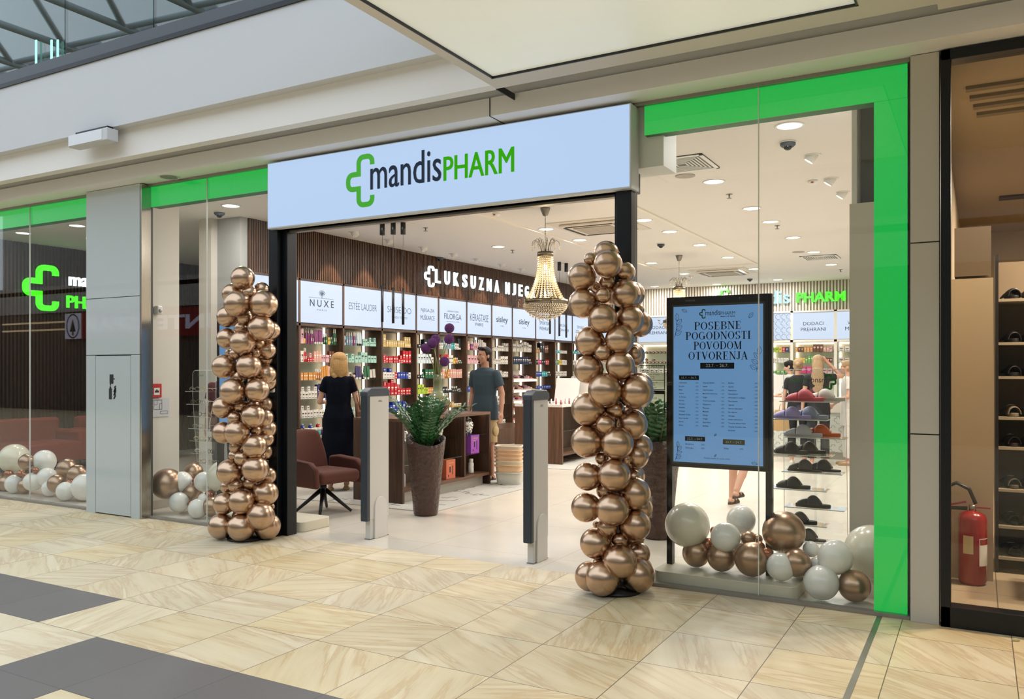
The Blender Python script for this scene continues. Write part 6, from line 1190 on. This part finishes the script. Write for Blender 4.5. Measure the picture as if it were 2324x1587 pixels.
# ================================================================== FAR COUNTER
t = thing('pharmacy_counter', 'white pharmacy counter with grey outlined cross pattern on its front', 'counter', (0, 0, 0)); cx0, cx1, cy0, cy1 = -3.9, -1.0, 14.7, 15.3
MB().box(cx0, cx1, cy0, cy1, .12, .90).build('front_body', mat('counter_front', 'cdd0c8', .4), t); MB().box(cx0 - .03, cx1 + .03, cy0 - .04, cy1 + .04, .78, 1.0).build('countertop', mat('counter_white', 'e6dfd4', .35), t); MB().box(cx0 + .03, cx1, cy0 + .04, cy1, 0, .12).build('plinth', mat('steel_plinth'), t)
mb = MB()
for a in range(19):
    for b_ in range(4):
        cx_, cz_ = cx0 + .12 + a * .15 + (b_ % 2) * .075, .19 + b_ * .155; k = .026; mb.stroke(fillet([(k, k), (k, 2.3 * k), (-k, 2.3 * k), (-k, k), (-2.3 * k, k), (-2.3 * k, -k), (-k, -k), (-k, -2.3 * k), (k, -2.3 * k)], [0, .012, .012, 0, .012, .012, 0, .012, 0], 2), .006, (cx_, cy0 - .001, cz_), XD, ZD, .002)
mb.build('cross_pattern', mat('pattern_grey', '7e827c', .6), t)
t = thing('monitor', 'white backed monitor standing on the far pharmacy counter', 'monitor', (-2.98, 14.95, 1.0)); MB().box(-.25, .25, -.02, .02, .08, .40).build('screen', mat('monitor_back', 'd6d3d0', .4), t, bevel=.006); MB().box(-.03, .03, -.02, .03, 0, .1).build('stand', white, t); MB().box(-.1, .1, -.08, .08, 0, .01).build('foot', white, t)
t = thing('card_terminal', 'small white payment terminal beside the monitor on the far counter', 'payment terminal', (-2.62, 14.8, 1.0)); MB().box(-.07, .07, -.05, .05, 0, .15).build('case', white, t, bevel=.015, seg=3); MB().box(-.045, .045, -.053, -.05, .03, .09).build('display', blk, t)
for i in range(3): o = MB().lathe([(.03, 0), (.034, .1)], seg=14).build('pen_cup', blk); o.location = (-2.9 + .075 * i, 14.75, 1.0); tag(o, f'small black cup on the far counter, {ORD[i]} from the monitor', 'cup', 'cups on the far counter')

# ================================================================== ACRYLIC SANDAL STAND
def sandal(p, col, label, L_=.25, rz=0, kind='clog', group='sandals on the clear stand', tgt='sandal', cat='sandal', heel=0):
    c_ = mat('footwear_' + col, col, .5); sl_ = mat('footwear_sole_' + ('dark' if kind == 'dark' else col), '2b241e' if kind == 'dark' else col, .6); t = thing(tgt, label, cat, p, rz, group); n_ = 22; out = []
    for q in range(n_):
        a = 2 * PI * q / n_; x = math.cos(a) * L_ / 2; w_ = (.038 + .012 * math.cos(a - .3)) * 1.0; out.append((x, math.sin(a) * w_))
    MB().prism(out, (0, 0, .001), XD, YD, .028 if kind != 'flat' else .016).build('sole', sl_, t, bevel=.006)
    vs = []; fs = []; m_ = 9; 
    def strap(xa, xb, ha, hb, nm, bulge=.006):
        vs = []; fs = []
        nst = 7
        for i in range(nst):
            s_ = i / (nst - 1); x = xa + (xb - xa) * s_; h = ha + (hb - ha) * s_ + bulge * math.sin(PI * s_) ** .8; w_ = .044
            for j in range(m_): a = PI * j / (m_ - 1); vs.append((x, math.cos(a) * w_, .02 + math.sin(a) * h))
            for j in range(m_): a = PI * j / (m_ - 1); vs.append((x, math.cos(a) * (w_ - .006), .02 + math.sin(a) * (h - .006)))
        for i in range(nst - 1):
            for j in range(m_ - 1):
                for o_ in (0, m_): a_ = i * 2 * m_ + o_ + j; fs.append((a_, a_ + 1, a_ + 2 * m_ + 1, a_ + 2 * m_))
        for i in (0, nst - 1):
            for j in range(m_ - 1): a_ = i * 2 * m_ + j; fs.append((a_, a_ + 1, a_ + m_ + 1, a_ + m_))
        MB().add(vs, fs, 0, True).build(nm, c_, t)
    if kind == 'sneaker' or kind == 'court':
        strap(-L_ / 2 + .015, -.02, .030, .05, 'toe_cap'); strap(-.02, .05, .052, .062, 'vamp'); strap(.05, L_ / 2 - .012, .064, .055, 'heel_counter')
        if kind == 'sneaker': MB().tube([(-.04 + .015 * k, (-1) ** k * .018, .073 + .003 * k) for k in range(6)], .003, 5).build('laces', white, t)
    else: strap(-L_ * .43, -L_ * .17, .020, .044, 'toe_strap'); strap(-L_ * .15, L_ * .24, .050, .022, 'instep_strap', .036)
    return t
sx0, sx1 = -1.42, -.90; sy = 6.42
t = thing('sandal_stand', 'tall clear acrylic display stand holding sandals behind the right window', 'display stand', (0, 0, 0))
p0, p1 = aty(1768, 838, sy), aty(1908, 838, sy); ztop = 1.50; xa, xb = aty(1762, 900, sy).x, aty(1912, 900, sy).x
fm = MB(); fm.prism([(xa + .03, .02), (xb + .02, .02), (xb, ztop), (xa + .02, ztop)], (0, sy + .15, 0), XD, ZD, .005); fm.build('back_sheet', GA, t)
em = MB(); em.tube([(xa + .02, sy + .152, ztop), (xa + .03, sy + .152, .03)], .0022, 4).tube([(xb, sy + .152, ztop), (xb + .02, sy + .152, .03)], .0022, 4).tube([(xa + .02, sy + .152, ztop), (xb, sy + .152, ztop)], .0025, 4); em.build('polished_edge', mat('acrylic_edge', 'd8dcd8', .15), t)
rl = MB(); 
for i, (u, v) in enumerate(((1845, 1060), (1838, 1012))): pass
rb = MB().box(-.009, .009, -.004, .004, .02, 1.02); rb.build('spine', GA, t, loc=(xa * .42 + xb * .58, sy + .07, 0))
mb = MB(); xl, xr_ = aty(1790, 862, sy + .14).x, aty(1876, 862, sy + .14).x; zt_ = aty(1830, 868, sy + .14).z
xm = xl + (xr_ - xl) * .46; text(mb, 'PHARM', (xm, sy + .145, zt_), -XD, ZD, w=xm - xl, h=.03, align='l', depth=.001); mb.build('green_print', mat('print_green', '2e8b2e', .5), t); mb = MB(); text(mb, 'mandis', (xr_, sy + .145, zt_), -XD, ZD, w=xr_ - xm - .004, h=.04, align='l', depth=.001); mb.build('dark_print', mat('print_slate', '40464c', .5), t)
mb = MB(); pc_ = aty(1898, 885, sy + .14); cross(mb, (pc_.x, sy + .145, pc_.z), -XD, ZD, .115, .001, wd=.13); mb.build('cross_print', mat('print_green'), t)
SL = [(911, [(1826, 'd9606c', 'coral red'), (1872, 'dcd6d0', 'pale grey')], 'clog'), (952, [(1797, 'b0a6dc', 'lilac'), (1835, 'a5b0c6', 'blue grey')], 'clog'), (992, [(1822, 'c0c0c4', 'light grey'), (1862, 'd96c38', 'orange')], 'clog'), (1032, [(1795, '17171a', 'black'), (1835, '3b2d22', 'brown')], 'dark'), (1071, [(1826, '4a3e36', 'bronze'), (1868, '2c2420', 'dark brown')], 'flat'), (1111, [(1800, '2c2a28', 'charcoal')], 'dark'), (1151, [(1845, '18191d', 'black buckled')], 'dark'), (1190, [(1815, '3a3026', 'dark olive')], 'dark'), (1227, [(1835, '4a443e', 'grey brown')], 'flat')]
for i, (v, its, kd) in enumerate(SL):
    z = aty(1840, v, sy).z; um = (1840, 1812, 1852, 1822, 1845, 1812, 1850, 1812, 1835)[i]; pm_ = aty(um, v, sy); sh = MB().box(-.21, .21, -.07, .11, -.006, 0); sh.build('shelf', GA, t, loc=(pm_.x, sy, z)); MB().box(-.21, .21, -.073, -.07, -.006, 0).build('shelf_edge', mat('acrylic_edge'), t, loc=(pm_.x, sy, z))
    for j, (u, c_, nm) in enumerate(its):
        q = aty(u, v, sy + (.05 if j else -.02)); sandal((q.x, sy + (.065 if j else -.02), z), c_, f'{nm} open slip-on sandal on the {ORD[i]} clear shelf from the top of the stand', rz=0, kind=kd, L_=.28 if kd == 'clog' else .25)
# spectacle stand
ex, ey = -7.62, 6.45; t = thing('spectacle_stand', 'clear acrylic display stand of spectacle frames behind the window left of the balloon column', 'display stand', (0, 0, 0))
xa, xb = aty(421, 850, ey).x, aty(474, 850, ey).x; xa2, xb2 = aty(436, 1100, ey).x, aty(488, 1100, ey).x; out = fillet([(xa, ZD.z * 1.2), (xa, 1.49), (xb, 1.49), (xb, 1.2)], [0, .05, .05, 0]); P = [(xa2, .02)] + out + [(xb2 + .01, .02)]
MB().prism(P, (0, ey + .1, 0), XD, ZD, .005).build('back_sheet', GA, t); MB().tube([(p[0], ey + .1, p[1]) for p in P], .0025, 4).build('polished_edge', mat('acrylic_edge'), t); mb = MB(); text(mb, 'PHARM', (aty(446, 855, ey).x, ey + .095, aty(446, 855, ey).z), -XD, ZD, w=.09, h=.022, align='l', depth=.001); mb.build('green_print', mat('print_green'), t)
for i, v in enumerate((888, 917, 945, 972, 1000, 1028, 1052)):
    u0 = 433 + i * 2.5; p = aty(u0 + 20, v, ey); MB().box(-.14, .22, -.08, .10, -.005, 0).build('shelf', GA, t, loc=(p.x, ey, p.z)); MB().box(-.14, .22, -.083, -.08, -.005, 0).build('shelf_edge', mat('acrylic_edge'), t, loc=(p.x, ey, p.z))
    for j in range(2):
        c_ = ['8a7f70', 'c9b98a', '5a4a3c', 'd9d3c6', '3d3a38', 'b08a6a', '9a9690'][(i * 2 + j) % 7]; cn = ['taupe', 'pale gold', 'dark brown', 'clear', 'black', 'tan', 'grey'][(i * 2 + j) % 7]
        g = thing('spectacles', f'{cn} framed spectacles, {["left", "right"][j]} pair on the {ORD[i]} clear shelf of the spectacle stand', 'spectacles', (p.x - .06 + .17 * j, ey - .02, p.z + .001), R(20 - 35 * j), 'spectacles on the clear stand'); m_ = mat('frame_' + c_, c_, .3); f_ = MB()
        for s_ in (-1, 1): f_.tube([(s_ * .034 + .027 * math.cos(a * PI / 8), 0, .024 + .021 * math.sin(a * PI / 8)) for a in range(16)], .0028, 5, closed=True); f_.tube([(s_ * .062, 0, .03), (s_ * .066, .10, .028), (s_ * .066, .13, .008)], .0022, 5)
        f_.tube([(-.008, 0, .028), (0, 0, .032), (.008, 0, .028)], .0025, 5); f_.build('frame', m_, g)

# ================================================================== NEIGHBOUR SHOP GOODS
t = thing('fire_extinguisher', 'red fire extinguisher with black hose standing behind the glass of the neighbouring shop', 'fire extinguisher', (-.045, 6.655, 0)); er = mat('extinguisher_red', '8e1218', .25, coat=.4); k = .09
MB().lathe([(.075, 0), (.082, .012), (k, .03), (k, .45), (.08, .485), (.045, .505), (.028, .512)], seg=36).build('cylinder', er, t); MB().lathe([(.022, .51), (.022, .55), (.012, .552)], seg=16).build('valve', steel, t)
MB().box(-.02, .10, -.012, .012, .555, .568, M=Matrix.Rotation(R(-14), 4, 'Y')).build('lever', er, t); MB().box(-.02, .11, -.012, .012, .53, .54).build('grip', er, t)
MB().tube([(.02, 0, .56), (-.02, 0, .66), (-.10, 0, .70), (-.17, 0, .66), (-.19, 0, .58), (-.14, 0, .52), (-.03, 0, .525)], .013, 10).build('hose', blk, t)
MB().add([(k * 1.005 * math.cos(a), k * 1.005 * math.sin(a), z) for z in (.14, .33) for a in [R(-62 + 9 * q) for q in range(8)]], [(q, q + 1, q + 9, q + 8) for q in range(7)]).build('label', lblW, t); mb = MB().add([(k * 1.01 * math.cos(a), k * 1.01 * math.sin(a), z) for z in (.285, .325) for a in [R(-59 + 8 * q) for q in range(8)]], [(q, q + 1, q + 9, q + 8) for q in range(7)]); mb.build('label_band', er, t)
MB().add([(k * 1.005 * math.cos(a), k * 1.005 * math.sin(a), z) for z in (.22, .345) for a in [R(-128 + 7 * q) for q in range(7)]], [(q, q + 1, q + 8, q + 7) for q in range(6)]).build('tag_label', mat('tag_cream', 'c9b98c', .6), t); mb = MB()
for q in range(5): mb.box(.045 + .0 * q, .07, -.082 + 0 * q, -.075, .16 + .02 * q, .166 + .02 * q)
t = thing('shoe_rack', 'white shoe display racks in the neighbouring shop', 'shoe rack', (.12, 7.1, 0)); wr_ = mat('rack_white', 'a89a84', .5)
lv = [2.02, 1.70, 1.45, 1.15, .93, .62, .35, .12]
for z in lv: MB().box(0, .9, 0, .55, z - .02, z).build('shelf', wr_, t)
MB().box(-.02, 0, 0, .55, 0, 2.35).build('side_panel', mat('rack_dark', '1d1a18', .5), t); MB().box(0, .9, .55, .57, 0, 2.35).build('back_panel', mat('rack_back', '8c7a63', .7), t); MB().box(.9, .92, 0, .55, 0, 2.35).build('side_panel', mat('rack_dark'), t)
cols = [('1b1a1c', 'black'), ('2e1d1b', 'dark burgundy'), ('7d6a50', 'khaki'), ('8f8676', 'beige'), ('3c3028', 'brown'), ('6d6456', 'grey')]
for i, z in enumerate(lv):
    for j in range(5):
        c_, nm = cols[(i * 2 + j) % 2] if i < 3 else cols[(i + j * 2) % 6]; kd = 'court' if i < 3 else 'sneaker'
        sandal((.20 + .115 * j, 7.27, z), c_, f'{nm} {"pointed slip-on shoe" if i < 3 else "low lace-up sneaker"}, {ORD[j]} on shelf {["one", "two", "three", "four", "five", "six", "seven", "eight"][i]} of the neighbouring shoe rack', L_=.27, rz=R(-78), kind=kd, group='shoes on the neighbouring rack', tgt='shoe', cat='shoe')
t = thing('display_table', 'thin white framed display table at the right edge in the neighbouring shop', 'table', (.31, 6.35, 0))
for a in ((0, 0), (.5, 0), (0, .5), (.5, .5)): MB().box(a[0], a[0] + .018, a[1], a[1] + .018, 0, .70).build('leg', mat('rack_white'), t)
MB().box(0, .52, 0, .52, .70, .715).build('tabletop', mat('rack_white'), t)
t = thing('price_card', 'red and white price card standing on the thin white table', 'price card', (.35, 6.38, .716)); MB().box(-.03, .03, -.002, .002, 0, .085).build('card', mat('card_red', '9c1f24', .5), t); MB().box(-.02, .02, -.004, -.002, .01, .04).build('price_field', lblW, t)
o = MB().box(-.02, .0, -.05, .05, -.06, .06).build('alarm_button', mat('alarm_red')); o.location = (-.2, 6.3, 1.25); tag(o, 'red alarm button at the black frame edge in the neighbouring shop', 'alarm button')
o = MB().tube([(0, 0, .006), (.02, .004, .008), (.035, 0, .006)], [.007, .009, .006], 8).build('wrapper', mat('pale_scrap', 'cfc08e', .6)); q = atz(2297, 1455, 0); o.location = (q.x, q.y, 0); tag(o, 'tiny pale scrap lying on the floor before the neighbouring shop', 'litter')
